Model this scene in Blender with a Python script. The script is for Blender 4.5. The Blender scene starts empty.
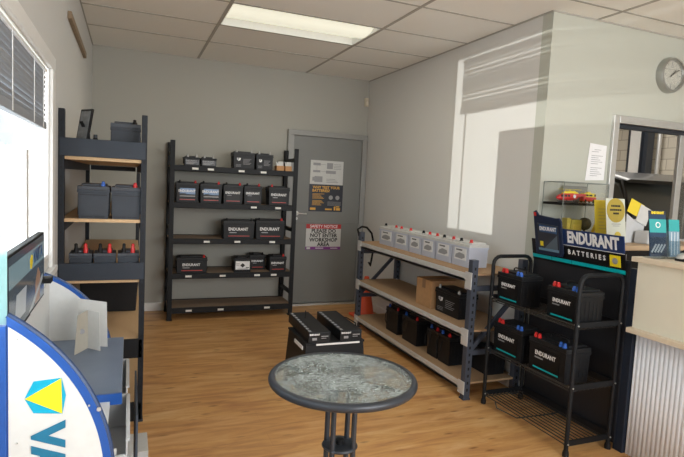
import bpy, bmesh, math, random
from mathutils import Vector, Matrix
random.seed(7)
PI = math.pi
sc = bpy.context.scene
C = sc.collection

# ---------------------------------------------------------------- camera
F_PX, YAW, PITCH, ROLL, EYE = 526.88, .3865, -.0837, .0497, 1.45
cam = bpy.data.cameras.new('camera')
cam.sensor_fit = 'HORIZONTAL'; cam.sensor_width = 36.0; cam.lens = 36.0 * F_PX / 684.0
cam.clip_start = .05; cam.clip_end = 200
co = bpy.data.objects.new('camera', cam); C.objects.link(co)
fw = Vector((math.sin(YAW)*math.cos(PITCH), math.cos(YAW)*math.cos(PITCH), math.sin(PITCH)))
r0 = Vector((math.cos(YAW), -math.sin(YAW), 0)); u0 = r0.cross(fw)
rt = r0*math.cos(ROLL) + u0*math.sin(ROLL); up = u0*math.cos(ROLL) - r0*math.sin(ROLL)
m4 = Matrix((( rt.x, up.x, -fw.x, 0), (rt.y, up.y, -fw.y, 0), (rt.z, up.z, -fw.z, EYE), (0, 0, 0, 1)))
co.matrix_world = m4
sc.camera = co

# ---------------------------------------------------------------- light, world, exposure
sc.view_settings.view_transform = 'Standard'; sc.view_settings.look = 'None'
sc.view_settings.gamma = 1.0; sc.view_settings.use_curve_mapping = False
sc.view_settings.exposure = 0.0
w = bpy.data.worlds.new('daylight'); sc.world = w; w.use_nodes = True
bg = w.node_tree.nodes['Background']; bg.inputs[0].default_value = (.86, .93, 1, 1); bg.inputs[1].default_value = 2.1

def area(name, loc, target, sx, sy, power, col=(1, 1, 1)):
    l = bpy.data.lights.new(name, 'AREA'); l.shape = 'RECTANGLE'; l.size = sx; l.size_y = sy
    l.energy = power; l.color = col
    o = bpy.data.objects.new(name, l); C.objects.link(o); o.location = loc
    o.rotation_euler = (Vector(target) - Vector(loc)).to_track_quat('-Z', 'Y').to_euler()
    return o
# daylight entering by the side window and by the shop front behind the camera
area('window_daylight', (-.62, 1.5, 1.45), (1.2, 1.7, 1.2), 2.6, .95, 44, (.93, .97, 1))
area('shopfront_daylight', (2.5, -1.95, 1.75), (2.5, .5, .0), 3.4, 2.0, 145, (1, 1, .985))
area('workshop_fill', (6.5, 6.0, 3.5), (6.5, 6.0, 0), 3, 2.2, 120, (1, .96, .9))  # added fill panel under the workshop ceiling, stands for no real source
# low sun thrown back by a car window parked outside: diverging beam through the side window
gl = bpy.data.lights.new('reflected_sun', 'SPOT'); gl.energy = 1700; gl.spot_size = 1.0; gl.spot_blend = .15
gl.shadow_soft_size = .012; gl.color = (1, .98, .93)
go = bpy.data.objects.new('reflected_sun', gl); C.objects.link(go); go.location = (-4.65, 1.13, .97)
go.rotation_euler = (Vector((-.35, 2.2, 1.4)) - Vector(go.location)).to_track_quat('-Z', 'Y').to_euler()

# ---------------------------------------------------------------- materials
MATS = {}
def M(name, col, rough=.5, metal=0., nscale=40., namt=.06, bump=0., bscale=None, emit=None, trans=0., coat=0., spec=None):
    if name in MATS: return MATS[name]
    m = bpy.data.materials.new(name); m.use_nodes = True; MATS[name] = m
    n, l = m.node_tree.nodes, m.node_tree.links
    b = n['Principled BSDF']
    b.inputs['Roughness'].default_value = rough; b.inputs['Metallic'].default_value = metal
    b.inputs['Transmission Weight'].default_value = trans; b.inputs['Coat Weight'].default_value = coat
    if spec is not None: b.inputs['Specular IOR Level'].default_value = spec
    tc = n.new('ShaderNodeTexCoord'); no = n.new('ShaderNodeTexNoise')
    no.inputs['Scale'].default_value = nscale; no.inputs['Detail'].default_value = 3
    l.new(tc.outputs['Object'], no.inputs['Vector'])
    mx = n.new('ShaderNodeMix'); mx.data_type = 'RGBA'
    lo = [max(0, c*(1-namt)) for c in col[:3]] + [1]; hi = [min(1, c*(1+namt)) for c in col[:3]] + [1]
    mx.inputs[6].default_value = lo; mx.inputs[7].default_value = hi
    l.new(no.outputs['Fac'], mx.inputs[0]); l.new(mx.outputs[2], b.inputs['Base Color'])
    if bump:
        n2 = n.new('ShaderNodeTexNoise'); n2.inputs['Scale'].default_value = bscale or nscale*3; n2.inputs['Detail'].default_value = 4
        l.new(tc.outputs['Object'], n2.inputs['Vector'])
        bp = n.new('ShaderNodeBump'); bp.inputs['Strength'].default_value = bump; bp.inputs['Distance'].default_value = .01
        l.new(n2.outputs['Fac'], bp.inputs['Height']); l.new(bp.outputs[0], b.inputs['Normal'])
    if emit:
        b.inputs['Emission Color'].default_value = (*emit[0], 1); b.inputs['Emission Strength'].default_value = emit[1]
    return m

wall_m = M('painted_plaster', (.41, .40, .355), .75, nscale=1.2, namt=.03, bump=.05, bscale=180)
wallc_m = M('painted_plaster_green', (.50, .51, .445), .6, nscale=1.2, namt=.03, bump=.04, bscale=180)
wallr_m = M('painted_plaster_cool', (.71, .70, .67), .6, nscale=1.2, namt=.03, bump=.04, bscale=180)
ceil_m = M('ceiling_tile', (.88, .87, .82), .85, nscale=300, namt=.05, bump=.15, bscale=260)
tbar_m = M('ceiling_grid', (.42, .40, .36), .6, spec=.2)
white_m = M('white_gloss_paint', (.80, .80, .78), .35)
alu_m = M('brushed_aluminium', (.62, .62, .60), .38, .6)
framegrey_m = M('grey_frame_paint', (.30, .30, .285), .45)
doorgrey_m = M('door_grey_paint', (.20, .203, .192), .5, nscale=3, namt=.06)
black_m = M('black_powder_coat', (.008, .009, .011), .5, spec=.25)
bluegrey_m = M('blue_grey_steel', (.055, .066, .092), .45, .1)
navysteel_m = M('dark_slate_steel', (.030, .038, .052), .5, spec=.3)
silver_m = M('galvanised_beam', (.62, .62, .61), .42, .15, nscale=15, namt=.1)
chip_m = M('chipboard', (.42, .27, .15), .75, nscale=120, namt=.25, bump=.1)
mdf_m = M('brown_shelf_board', (.24, .165, .11), .7, nscale=60, namt=.2)
edge_m = M('board_edge', (.60, .40, .22), .7, nscale=120, namt=.15)
case_m = M('battery_case_black', (.008, .009, .011), .45, spec=.3, bump=.03, bscale=400)
lid_m = M('battery_lid_black', (.011, .012, .014), .45, spec=.35)
greycase_m = M('battery_case_grey', (.045, .052, .065), .5, spec=.3)
greylid_m = M('battery_lid_grey', (.065, .072, .085), .5, spec=.3)
clearcase_m = M('battery_case_translucent', (.50, .53, .62), .35, nscale=8, namt=.06)
clearlid_m = M('battery_lid_white', (.60, .60, .58), .45)
red_m = M('red_plastic', (.62, .02, .02), .35)
blue_m = M('blue_plastic', (.03, .12, .48), .35)
lead_m = M('lead', (.45, .45, .44), .4, .7)
labelblack_m = M('label_black', (.006, .006, .007), .4, spec=.3)
labelwhite_m = M('label_white', (.75, .75, .75), .4)
sky_m = M('label_sky_blue', (.16, .27, .48), .35, nscale=30, namt=.35)
teal_m = M('teal_ink', (.0, .42, .45), .35)
inkred_m = M('red_ink', (.42, .03, .02), .35)
inkwhite_m = M('white_ink', (.82, .82, .82), .4)
inkgrey_m = M('grey_ink', (.30, .30, .31), .5)
inkblack_m = M('black_ink', (.02, .02, .02), .5)
inkorange_m = M('orange_ink', (.75, .40, .06), .5)
navy_m = M('navy_ink', (.010, .032, .125), .4)
brandblue_m = M('panel_blue', (.015, .085, .35), .32)
cyan_m = M('cyan_ink', (.0, .38, .58), .35)
tealdark_m = M('dark_teal_ink', (.01, .16, .29), .35)
yellow_m = M('yellow_ink', (.86, .68, .02), .4)
gold_m = M('gold_ink', (.62, .48, .08), .35)
purple_m = M('purple_ink', (.22, .04, .25), .4)
paper_m = M('paper', (.60, .60, .58), .6)
paperyellow_m = M('yellow_paper', (.80, .62, .04), .5)
card_m = M('corrugated_card', (.46, .26, .12), .75, nscale=25, namt=.15)
cardd_m = M('carton_tape', (.25, .14, .07), .5)
cone_m = M('cone_orange', (.80, .10, .03), .45)
rubber_m = M('black_rubber', (.008, .008, .009), .6, spec=.3)
charcoal_m = M('charcoal_metal', (.038, .044, .055), .35, .2)
tray_m = M('grey_blue_tray', (.16, .20, .27), .4, nscale=6, namt=.25)
bin_m = M('pale_grey_plastic', (.55, .56, .57), .5)
cream_m = M('cream_laminate', (.76, .73, .60), .45, nscale=4, namt=.07)
ply_m = M('pale_timber', (.72, .62, .47), .5, nscale=30, namt=.12)
iron_m = M('corrugated_iron', (.78, .81, .86), .5)
darknavy_m = M('dark_navy_panel', (.014, .020, .034), .5, spec=.3)
wire_m = M('black_wire', (.06, .058, .055), .3, .5)
brick_m = None
car_m = M('car_paint_black', (.012, .013, .015), .3, spec=.4, coat=.35)
carglass_m = M('car_tinted_glass', (.11, .12, .12), .12)
tyre_m = rubber_m
timber_m = M('aged_timber_batten', (.26, .19, .12), .6, nscale=30, namt=.25)
blind_m = M('blind_slat_grey', (.27, .29, .32), .45)
film_m = None

def floor_mat():
    m = bpy.data.materials.new('vinyl_plank_floor'); m.use_nodes = True
    n, l = m.node_tree.nodes, m.node_tree.links; b = n['Principled BSDF']
    tc = n.new('ShaderNodeTexCoord')
    br = n.new('ShaderNodeTexBrick'); br.inputs['Scale'].default_value = 1
    br.inputs['Brick Width'].default_value = 1.2; br.inputs['Row Height'].default_value = .15
    br.inputs['Mortar Size'].default_value = .0012; br.inputs['Mortar Smooth'].default_value = .3; br.offset = .37
    br.inputs['Color1'].default_value = (.35, .35, .35, 1); br.inputs['Color2'].default_value = (.65, .65, .65, 1); br.inputs['Mortar'].default_value = (0, 0, 0, 1)
    l.new(tc.outputs['Object'], br.inputs['Vector'])
    mp = n.new('ShaderNodeMapping'); mp.inputs['Scale'].default_value = (1.0, 6, 1)
    l.new(tc.outputs['Object'], mp.inputs['Vector'])
    g = n.new('ShaderNodeTexNoise'); g.inputs['Scale'].default_value = 2.2; g.inputs['Detail'].default_value = 7; g.inputs['Roughness'].default_value = .62; g.inputs['Distortion'].default_value = .6
    l.new(mp.outputs[0], g.inputs['Vector'])
    cr = n.new('ShaderNodeValToRGB'); e = cr.color_ramp.elements
    e[0].position = .30; e[0].color = (.42, .19, .075, 1); e[1].position = .72; e[1].color = (.74, .47, .225, 1)
    x = e.new(.5); x.color = (.62, .33, .12, 1)
    l.new(g.outputs['Fac'], cr.inputs[0])
    mp2 = n.new('ShaderNodeMapping'); mp2.inputs['Scale'].default_value = (3.2, 11, 1); l.new(tc.outputs['Object'], mp2.inputs['Vector'])
    k = n.new('ShaderNodeTexVoronoi'); k.inputs['Scale'].default_value = 1.25; l.new(mp2.outputs[0], k.inputs['Vector'])
    kr = n.new('ShaderNodeValToRGB'); kr.color_ramp.elements[0].position = .04; kr.color_ramp.elements[0].color = (.50, .44, .40, 1)
    kr.color_ramp.elements[1].position = .17; kr.color_ramp.elements[1].color = (1, 1, 1, 1); l.new(k.outputs['Distance'], kr.inputs[0])
    m1 = n.new('ShaderNodeMix'); m1.data_type = 'RGBA'; m1.blend_type = 'MULTIPLY'; m1.inputs[0].default_value = 1
    l.new(cr.outputs[0], m1.inputs[6]); l.new(kr.outputs[0], m1.inputs[7])
    m2 = n.new('ShaderNodeMix'); m2.data_type = 'RGBA'; m2.blend_type = 'OVERLAY'; m2.inputs[0].default_value = .22
    l.new(m1.outputs[2], m2.inputs[6]); l.new(br.outputs['Color'], m2.inputs[7])
    l.new(m2.outputs[2], b.inputs['Base Color'])
    b.inputs['Roughness'].default_value = .38
    return m
floor_m = floor_mat()

def block_mat(rot):
    m = bpy.data.materials.new('painted_block_wall'); m.use_nodes = True
    n, l = m.node_tree.nodes, m.node_tree.links; b = n['Principled BSDF']
    tc = n.new('ShaderNodeTexCoord'); mp = n.new('ShaderNodeMapping'); mp.inputs['Rotation'].default_value = rot
    l.new(tc.outputs['Object'], mp.inputs['Vector'])
    br = n.new('ShaderNodeTexBrick'); br.inputs['Scale'].default_value = 1; br.inputs['Brick Width'].default_value = .4; br.inputs['Row Height'].default_value = .2
    br.inputs['Mortar Size'].default_value = .008
    br.inputs['Color1'].default_value = (.56, .52, .43, 1); br.inputs['Color2'].default_value = (.50, .46, .38, 1); br.inputs['Mortar'].default_value = (.33, .30, .25, 1)
    l.new(mp.outputs[0], br.inputs['Vector']); l.new(br.outputs['Color'], b.inputs['Base Color']); b.inputs['Roughness'].default_value = .8
    return m
brick_m = block_mat((-PI/2, 0, 0)); brick2_m = block_mat((PI/2, PI/2, 0))

def glass_mat(name, tint=(1, 1, 1), refl=.06, rough=.02):
    m = bpy.data.materials.new(name); m.use_nodes = True
    n, l = m.node_tree.nodes, m.node_tree.links; n.remove(n['Principled BSDF'])
    t = n.new('ShaderNodeBsdfTransparent'); t.inputs[0].default_value = (*tint, 1)
    g = n.new('ShaderNodeBsdfGlossy'); g.inputs['Roughness'].default_value = rough
    fr = n.new('ShaderNodeLayerWeight'); fr.inputs[0].default_value = .25
    ma = n.new('ShaderNodeMath'); ma.operation = 'MULTIPLY_ADD'; ma.inputs[1].default_value = .35; ma.inputs[2].default_value = refl
    l.new(fr.outputs['Fresnel'], ma.inputs[0])
    mx = n.new('ShaderNodeMixShader'); l.new(ma.outputs[0], mx.inputs[0]); l.new(t.outputs[0], mx.inputs[1]); l.new(g.outputs[0], mx.inputs[2])
    l.new(mx.outputs[0], n['Material Output'].inputs[0]); return m
glass_m = glass_mat('window_glass', (.97, .98, .98))
caseglass_m = glass_mat('display_glass', (.985, .99, .99), .03)
acrylic_m = glass_mat('clear_acrylic', (.88, .93, .95), .10)

def translucent_mat(name, col, op=.5, tr=.5):
    m = bpy.data.materials.new(name); m.use_nodes = True
    n, l = m.node_tree.nodes, m.node_tree.links; n.remove(n['Principled BSDF'])
    t = n.new('ShaderNodeBsdfTranslucent'); t.inputs[0].default_value = (*col, 1)
    d = n.new('ShaderNodeBsdfDiffuse'); d.inputs[0].default_value = (*col, 1)
    no = n.new('ShaderNodeTexNoise'); no.inputs['Scale'].default_value = 3
    mx = n.new('ShaderNodeMixShader'); mx.inputs[0].default_value = tr; l.new(d.outputs[0], mx.inputs[1]); l.new(t.outputs[0], mx.inputs[2])
    if op < 1:
        tp = n.new('ShaderNodeBsdfTransparent'); m2 = n.new('ShaderNodeMixShader'); m2.inputs[0].default_value = op
        l.new(tp.outputs[0], m2.inputs[1]); l.new(mx.outputs[0], m2.inputs[2]); mx = m2
    l.new(mx.outputs[0], n['Material Output'].inputs[0]); return m
film_m = translucent_mat('white_window_film', (.9, .93, .95), 1, .75)
tealfilm_m = translucent_mat('teal_film', (.50, .76, .76), .55, .6)

def rain_glass():
    m = bpy.data.materials.new('rippled_table_glass'); m.use_nodes = True
    n, l = m.node_tree.nodes, m.node_tree.links; n.remove(n['Principled BSDF'])
    tc = n.new('ShaderNodeTexCoord'); no = n.new('ShaderNodeTexNoise'); no.inputs['Scale'].default_value = 62; no.inputs['Detail'].default_value = 2
    no.inputs['Distortion'].default_value = 1.2
    mp = n.new('ShaderNodeMapping'); mp.inputs['Scale'].default_value = (1, 1.7, 1); mp.inputs['Rotation'].default_value = (0, 0, .7)
    l.new(tc.outputs['Object'], mp.inputs[0]); l.new(mp.outputs[0], no.inputs['Vector'])
    bu = n.new('ShaderNodeBump'); bu.inputs['Strength'].default_value = 1.; bu.inputs['Distance'].default_value = .03; l.new(no.outputs['Fac'], bu.inputs['Height'])
    g = n.new('ShaderNodeBsdfGlossy'); g.inputs['Roughness'].default_value = .08; g.inputs[0].default_value = (.9, .95, .95, 1); l.new(bu.outputs[0], g.inputs['Normal'])
    t = n.new('ShaderNodeBsdfTransparent'); t.inputs[0].default_value = (.86, .93, .90, 1)
    d = n.new('ShaderNodeBsdfDiffuse'); d.inputs[0].default_value = (.50, .55, .52, 1); l.new(bu.outputs[0], d.inputs['Normal'])
    rf = n.new('ShaderNodeBsdfRefraction'); rf.inputs['IOR'].default_value = 1.25; rf.inputs['Roughness'].default_value = .05; rf.inputs[0].default_value = (.72, .80, .77, 1); l.new(bu.outputs[0], rf.inputs['Normal'])
    m0 = n.new('ShaderNodeMixShader'); m0.inputs[0].default_value = .25; l.new(t.outputs[0], m0.inputs[1]); l.new(rf.outputs[0], m0.inputs[2])
    sp = n.new('ShaderNodeTexNoise'); sp.inputs['Scale'].default_value = 70; sp.inputs['Detail'].default_value = 1; l.new(mp.outputs[0], sp.inputs['Vector'])
    sp2 = n.new('ShaderNodeTexNoise'); sp2.inputs['Scale'].default_value = 7; l.new(tc.outputs['Object'], sp2.inputs['Vector'])
    mu = n.new('ShaderNodeMath'); mu.operation = 'MULTIPLY'; l.new(sp.outputs['Fac'], mu.inputs[0]); l.new(sp2.outputs['Fac'], mu.inputs[1])
    rp = n.new('ShaderNodeMapRange'); rp.inputs['From Min'].default_value = .22; rp.inputs['From Max'].default_value = .36; rp.inputs['To Min'].default_value = .04; rp.inputs['To Max'].default_value = 1.0; l.new(mu.outputs[0], rp.inputs['Value'])  # pale diffuse speckle, painted in for reflections off the ripples
    m1 = n.new('ShaderNodeMixShader'); l.new(rp.outputs[0], m1.inputs[0]); l.new(m0.outputs[0], m1.inputs[1]); l.new(d.outputs[0], m1.inputs[2])
    m2 = n.new('ShaderNodeMixShader'); m2.inputs[0].default_value = .22
    l.new(m1.outputs[0], m2.inputs[1]); l.new(g.outputs[0], m2.inputs[2]); l.new(m2.outputs[0], n['Material Output'].inputs[0]); return m
rain_m = rain_glass()

# ---------------------------------------------------------------- geometry helpers
class G:
    """collects shapes into one mesh; self.mi is the material slot of what follows"""
    def __init__(s): s.b = bmesh.new(); s.mi = 0
    def _t(s, vs, fs):
        bv = [s.b.verts.new(v) for v in vs]
        for f in fs:
            try: q = s.b.faces.new([bv[i] for i in f]); q.material_index = s.mi
            except ValueError: pass
        return s
    def box(s, x0, x1, y0, y1, z0, z1, tx=0, ty=0, M=None):
        """tx, ty pull in the bottom of the box (taper)"""
        v = [(x0+tx, y0+ty, z0), (x1-tx, y0+ty, z0), (x1-tx, y1-ty, z0), (x0+tx, y1-ty, z0), (x0, y0, z1), (x1, y0, z1), (x1, y1, z1), (x0, y1, z1)]
        if M: v = [M @ Vector(a) for a in v]
        return s._t(v, [(0, 3, 2, 1), (4, 5, 6, 7), (0, 1, 5, 4), (1, 2, 6, 5), (2, 3, 7, 6), (3, 0, 4, 7)])
    def bar(s, p, q, wd, ht, upv=(0, 0, 1)):
        p, q = Vector(p), Vector(q); d = (q-p); L = d.length; d.normalize(); u = Vector(upv)
        if abs(d.dot(u)) > .99: u = Vector((1, 0, 0))
        x = d.cross(u).normalized(); z = x.cross(d)
        Mx = Matrix((( x.x, d.x, z.x, p.x), (x.y, d.y, z.y, p.y), (x.z, d.z, z.z, p.z), (0, 0, 0, 1)))
        return s.box(-wd/2, wd/2, 0, L, -ht/2, ht/2, M=Mx)
    def tube(s, pts, r, n=10, cap=True):
        pts = [Vector(p) for p in pts]; rings = []
        for i, p in enumerate(pts):
            a = pts[max(i-1, 0)]; c = pts[min(i+1, len(pts)-1)]; d = (c-a).normalized()
            u = Vector((0, 0, 1)) if abs(d.z) < .95 else Vector((0, 1, 0))
            if rings: u = prev
            x = d.cross(u).normalized(); y = x.cross(d).normalized(); prev = y
            rr = r[i] if isinstance(r, (list, tuple)) else r
            rings.append([p + rr*(math.cos(2*PI*k/n)*x + math.sin(2*PI*k/n)*y) for k in range(n)])
        vs = [v for R in rings for v in R]; fs = []
        for i in range(len(rings)-1):
            for k in range(n): fs.append((i*n+k, i*n+(k+1) % n, (i+1)*n+(k+1) % n, (i+1)*n+k))
        if cap: fs += [tuple(range(n-1, -1, -1)), tuple((len(rings)-1)*n+k for k in range(n))]
        return s._t(vs, fs)
    def lathe(s, prof, n=32, c=(0, 0, 0), axis='Z'):
        vs = []
        for r, z in prof:
            for k in range(n):
                a = 2*PI*k/n
                if axis == 'Z': vs.append((c[0]+r*math.cos(a), c[1]+r*math.sin(a), c[2]+z))
                elif axis == 'Y': vs.append((c[0]+r*math.cos(a), c[1]+z, c[2]+r*math.sin(a)))
                else: vs.append((c[0]+z, c[1]+r*math.cos(a), c[2]+r*math.sin(a)))
        fs = []
        for i in range(len(prof)-1):
            for k in range(n): fs.append((i*n+k, i*n+(k+1) % n, (i+1)*n+(k+1) % n, (i+1)*n+k))
        fs += [tuple(range(n-1, -1, -1)), tuple((len(prof)-1)*n+k for k in range(n))]
        return s._t(vs, fs)
    def prism(s, pts, y0, y1, plane='XZ'):
        """polygon in XZ (or YZ / XY) pushed along the third axis"""
        f = {'XZ': lambda a, b, t: (a, t, b), 'YZ': lambda a, b, t: (t, a, b), 'XY': lambda a, b, t: (a, b, t)}[plane]
        n = len(pts); v = [f(a, b, y0) for a, b in pts] + [f(a, b, y1) for a, b in pts]
        return s._t(v, [tuple(range(n)), tuple(range(2*n-1, n-1, -1))] + [(i, n+i, n+(i+1) % n, (i+1) % n) for i in range(n)])

def tag(o, label, cat, group=None, kind=None):
    if label: o['label'] = label
    if cat: o['category'] = cat
    if group: o['group'] = group
    if kind: o['kind'] = kind
    return o
def obj(name, g, mats, parent=None, bevel=0., smooth=False, label=None, seg=2):
    me = bpy.data.meshes.new(name)
    bmesh.ops.recalc_face_normals(g.b, faces=g.b.faces); g.b.to_mesh(me); g.b.free()
    for m in (mats if isinstance(mats, (list, tuple)) else [mats]): me.materials.append(m)
    if smooth:
        for p in me.polygons: p.use_smooth = True
        try: me.set_sharp_from_angle(angle=math.radians(35))
        except Exception: pass
    o = bpy.data.objects.new(name, me); C.objects.link(o)
    if parent: o.parent = parent
    if bevel:
        b = o.modifiers.new('bevel', 'BEVEL'); b.width = bevel; b.segments = seg; b.limit_method = 'ANGLE'; b.angle_limit = .8
    if label: o['label'] = label
    return o
def thing(name, label, cat, loc=(0, 0, 0), rz=0., group=None):
    o = bpy.data.objects.new(name, None); C.objects.link(o); o.empty_display_size = .05
    o.location = loc; o.rotation_euler = (0, 0, rz); tag(o, label, cat, group); return o
def struct(name, g, m, bevel=0., parent=None):
    o = obj(name, g, m, parent, bevel)
    if not parent: o['kind'] = 'structure'
    return o
TXT = {}
def text(name, s, size, m, parent, loc, rz=0., tilt=PI/2, spin=0., align='CENTER', bold=.0, sx=1., space=1., depth=.0004):
    """lettering: by default upright and facing local -Y"""
    key = (s, size, align, bold, space, sx, m.name)
    if key not in TXT:
        cu = bpy.data.curves.new('lettering', 'FONT'); cu.body = s; cu.size = size; cu.align_x = align; cu.align_y = 'CENTER'
        cu.extrude = depth; cu.offset = bold; cu.space_character = space; cu.resolution_u = 2
        t = bpy.data.objects.new('lettering', cu); C.objects.link(t)
        bpy.context.view_layer.update()
        dg = bpy.context.evaluated_depsgraph_get(); me = bpy.data.meshes.new_from_object(t.evaluated_get(dg))
        me.transform(Matrix.Diagonal((sx, 1, 1, 1))); me.materials.clear(); me.materials.append(m)
        bpy.data.objects.remove(t); TXT[key] = me
    o = bpy.data.objects.new(name, TXT[key]); C.objects.link(o)
    if parent: o.parent = parent
    o.matrix_local = Matrix.Translation(loc) @ Matrix.Rotation(rz, 4, 'Z') @ Matrix.Rotation(tilt, 4, 'X') @ Matrix.Rotation(spin, 4, 'Z')
    return o

# ---------------------------------------------------------------- the room
XL, XR, YB, YC, H = -.355, 2.66, 5.885, 2.91, 2.70
YF, XE = -1.6, 5.4
struct('floor', G().box(XL-.15, 9.2, YF-.1, 9.2, -.08, 0), floor_m)
# window opening in the left wall
WY0, WY1, WZ0, WZ1 = .15, 2.85, 1.03, 1.925
g = G().box(XL-.14, XL, YF, WY0, 0, H).box(XL-.14, XL, WY1, YB, 0, H).box(XL-.14, XL, WY0, WY1, 0, WZ0).box(XL-.14, XL, WY0, WY1, WZ1, H)
struct('wall_left', g, M('painted_plaster_hazed', (.62, .62, .60), .7, nscale=1.2, namt=.03, bump=.04, bscale=180))  # plaster lightened: haze near the window is put into the wall colour
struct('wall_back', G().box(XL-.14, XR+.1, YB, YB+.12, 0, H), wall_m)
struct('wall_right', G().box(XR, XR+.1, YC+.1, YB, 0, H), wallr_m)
# clock wall with the opening to the workshop
OX0, OX1, OZ0, OZ1 = 3.335, 4.30, 1.10, 2.00
g = G().box(XR, OX0, YC, YC+.1, 0, H).box(OX1, XE, YC, YC+.1, 0, H).box(OX0, OX1, YC, YC+.1, 0, OZ0).box(OX0, OX1, YC, YC+.1, OZ1, H)
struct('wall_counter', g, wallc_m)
struct('wall_east', G().box(XE, XE+.1, YF, YC+.1, 0, H), wall_m)
g = G().box(XL-.14, .6, YF-.1, YF, 0, H).box(4.3, XE, YF-.1, YF, 0, H).box(.6, 4.3, YF-.1, YF, 2.4, H).box(.6, 4.3, YF-.1, YF, 0, .25)
struct('wall_front', g, wall_m)
T1, R1 = .656, 5.105
LX0, LX1, LY0, LY1 = T1+.012, T1+1.188, R1-1.2+.012, R1-.6-.012
g = G().box(XL-.14, LX0, YF, YB, H, H+.03).box(LX1, XE, YF, YB, H, H+.03).box(LX0, LX1, YF, LY0, H, H+.03).box(LX0, LX1, LY1, YB, H, H+.03)
struct('ceiling', g, ceil_m)
g = G()
for k in range(-1, 4):
    x = T1 + 1.2*k
    if XL < x < XE: g.box(x-.012, x+.012, YF, YB if x < XR else YC, H-.004, H+.001)
y = R1
while y > YF:
    g.box(XL, XR if y > YC else XE, y-.009, y+.009, H-.003, H+.001); y -= .6
struct('trim_1', g, tbar_m)     # suspended ceiling grid
g = G().box(XL, XR, YB-.008, YB, H-.010, H).box(XR-.008, XR, YC, YB, H-.010, H).box(XL, XL+.008, YF, YB, H-.010, H).box(XR, XE, YC-.008, YC, H-.010, H)
struct('trim_2', g, tbar_m)     # wall angle round the ceiling
struct('baseboard_back', G().box(XL, 1.66, YB-.012, YB, 0, .09), white_m, .002)
struct('baseboard_right', G().box(XR-.012, XR, YC, YB-.06, 0, .09), white_m, .002)
struct('baseboard_left', G().box(XL, XL+.012, 3, YB-.012, 0, .09), white_m, .002)

# window 1: frame, glass, sill (left wall)
wn = bpy.data.objects.new('window_1', None); C.objects.link(wn); wn['kind'] = 'structure'
g = G()
g.box(XL+.0005, XL+.018, WY0-.09, WY1+.10, WZ1-.005, WZ1+.06).box(XL+.0005, XL+.018, WY1, WY1+.10, WZ0-.05, WZ1-.005)
g.box(XL+.0005, XL+.018, WY0-.09, WY0, WZ0-.05, WZ1-.005).box(XL+.0005, XL+.03, WY0-.09, WY1+.10, WZ0-.08, WZ0-.05)
obj('architrave', g, white_m, wn, .003)
g = G()
g.box(XL-.139, XL+.002, WY1-.018, WY1-.0005, WZ0+.02, WZ1-.012).box(XL-.139, XL+.002, WY0+.0005, WY0+.05, WZ0+.02, WZ1-.012).box(XL-.139, XL+.002, WY0, WY1, WZ0+.0005, WZ0+.02).box(XL-.139, XL+.002, WY0, WY1, WZ1-.012, WZ1-.0005)
g.box(XL-.05, XL-.032, 1.25, 1.29, WZ0+.02, WZ1-.012).box(XL-.040, XL-.032, 2.715, 2.727, WZ0+.02, WZ1-.012)
obj('window_frame', g, white_m, wn, .003)
obj('pane', G().box(XL-.030, XL-.025, WY0+.03, WY1-.03, WZ0, WZ1), glass_m, wn)
f = obj('privacy_film', G().box(XL-.0238, XL-.0228, WY0+.03, 2.45, WZ0+.02, 1.526), film_m, wn)
obj('film_edge', G().box(XL-.024, XL-.021, 2.40, 2.455, WZ0+.02, 1.526), white_m, wn)
# outside
struct('ground', G().box(-30, XL-.15, -20, 25, -.15, -.05), M('pale_concrete', (.55, .55, .53), .8, nscale=2, namt=.1))

# slatted blind
bl = thing('venetian_blind', 'grey slatted venetian blind lowered over the top of the left window', 'blind', (XL-.012, 0, 0))
for i in range(11):
    z = 1.880 - i*.0208; mt = Matrix.Translation((0, 0, z)) @ Matrix.Rotation(math.radians(-{1: 40, 2: 44, 3: 48, 7: 46, 8: 42, 9: 44}.get(i, 66)), 4, 'Y')
    g = G(); vs = []; nn = 7
    for a in range(nn):
        u = -1+2*a/(nn-1)
        for yy in (.21, 2.775):
            vs.append(mt @ Vector((.0135*u, yy, -.0045*(1-u*u)))); vs.append(mt @ Vector((.0135*u, yy, -.0045*(1-u*u)+.0007)))
    fs = []
    for a in range(nn-1):
        b = 4*a; fs += [(b, b+2, b+6, b+4), (b+1, b+5, b+7, b+3), (b, b+4, b+5, b+1), (b+2, b+3, b+7, b+6)]
    fs += [(0, 1, 3, 2), (4*nn-4, 4*nn-2, 4*nn-1, 4*nn-3)]
    g._t(vs, fs); obj('slat', g, blind_m, bl)
obj('head_rail', G().box(-.016, .016, .21, 2.775, 1.888, 1.900), white_m, bl)
obj('bottom_rail', G().box(-.014, .014, .21, 2.775, 1.632, 1.665), blind_m, bl, .003)
for y in (.6, 1.3, 2.0, 2.42, 2.66): obj('ladder_cord', G().tube([(.016, y, 1.9), (.016, y, 1.635)], .0016, 6), white_m, bl)

# ceiling light
cl = thing('ceiling_light', 'recessed rectangular fluorescent ceiling light glowing pale cream', 'light', ((LX0+LX1)/2, (LY0+LY1)/2, H))
hx, hy = (LX1-LX0)/2, (LY1-LY0)/2
g = G()
g.box(-hx, hx, -hy, -hy+.006, -.002, .08).box(-hx, hx, hy-.006, hy, -.002, .08).box(-hx, -hx+.006, -hy, hy, -.002, .08).box(hx-.006, hx, -hy, hy, -.002, .08).box(-hx, hx, -hy, hy, .08, .09)
obj('housing', g, white_m, cl)
diff_m = M('lit_diffuser', (.8, .8, .7), .5, emit=((1, .985, .80), .62))
prof = [(-hy+.006, .062), (-.17, .040), (-.10, .012), (0, 0), (.10, .012), (.17, .040), (hy-.006, .062)]
g = G(); n = len(prof)
vs = [(-hx+.006, a, b) for a, b in prof] + [(hx-.006, a, b) for a, b in prof]
g._t(vs, [(i, i+1, n+i+1, n+i) for i in range(n-1)])
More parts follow.
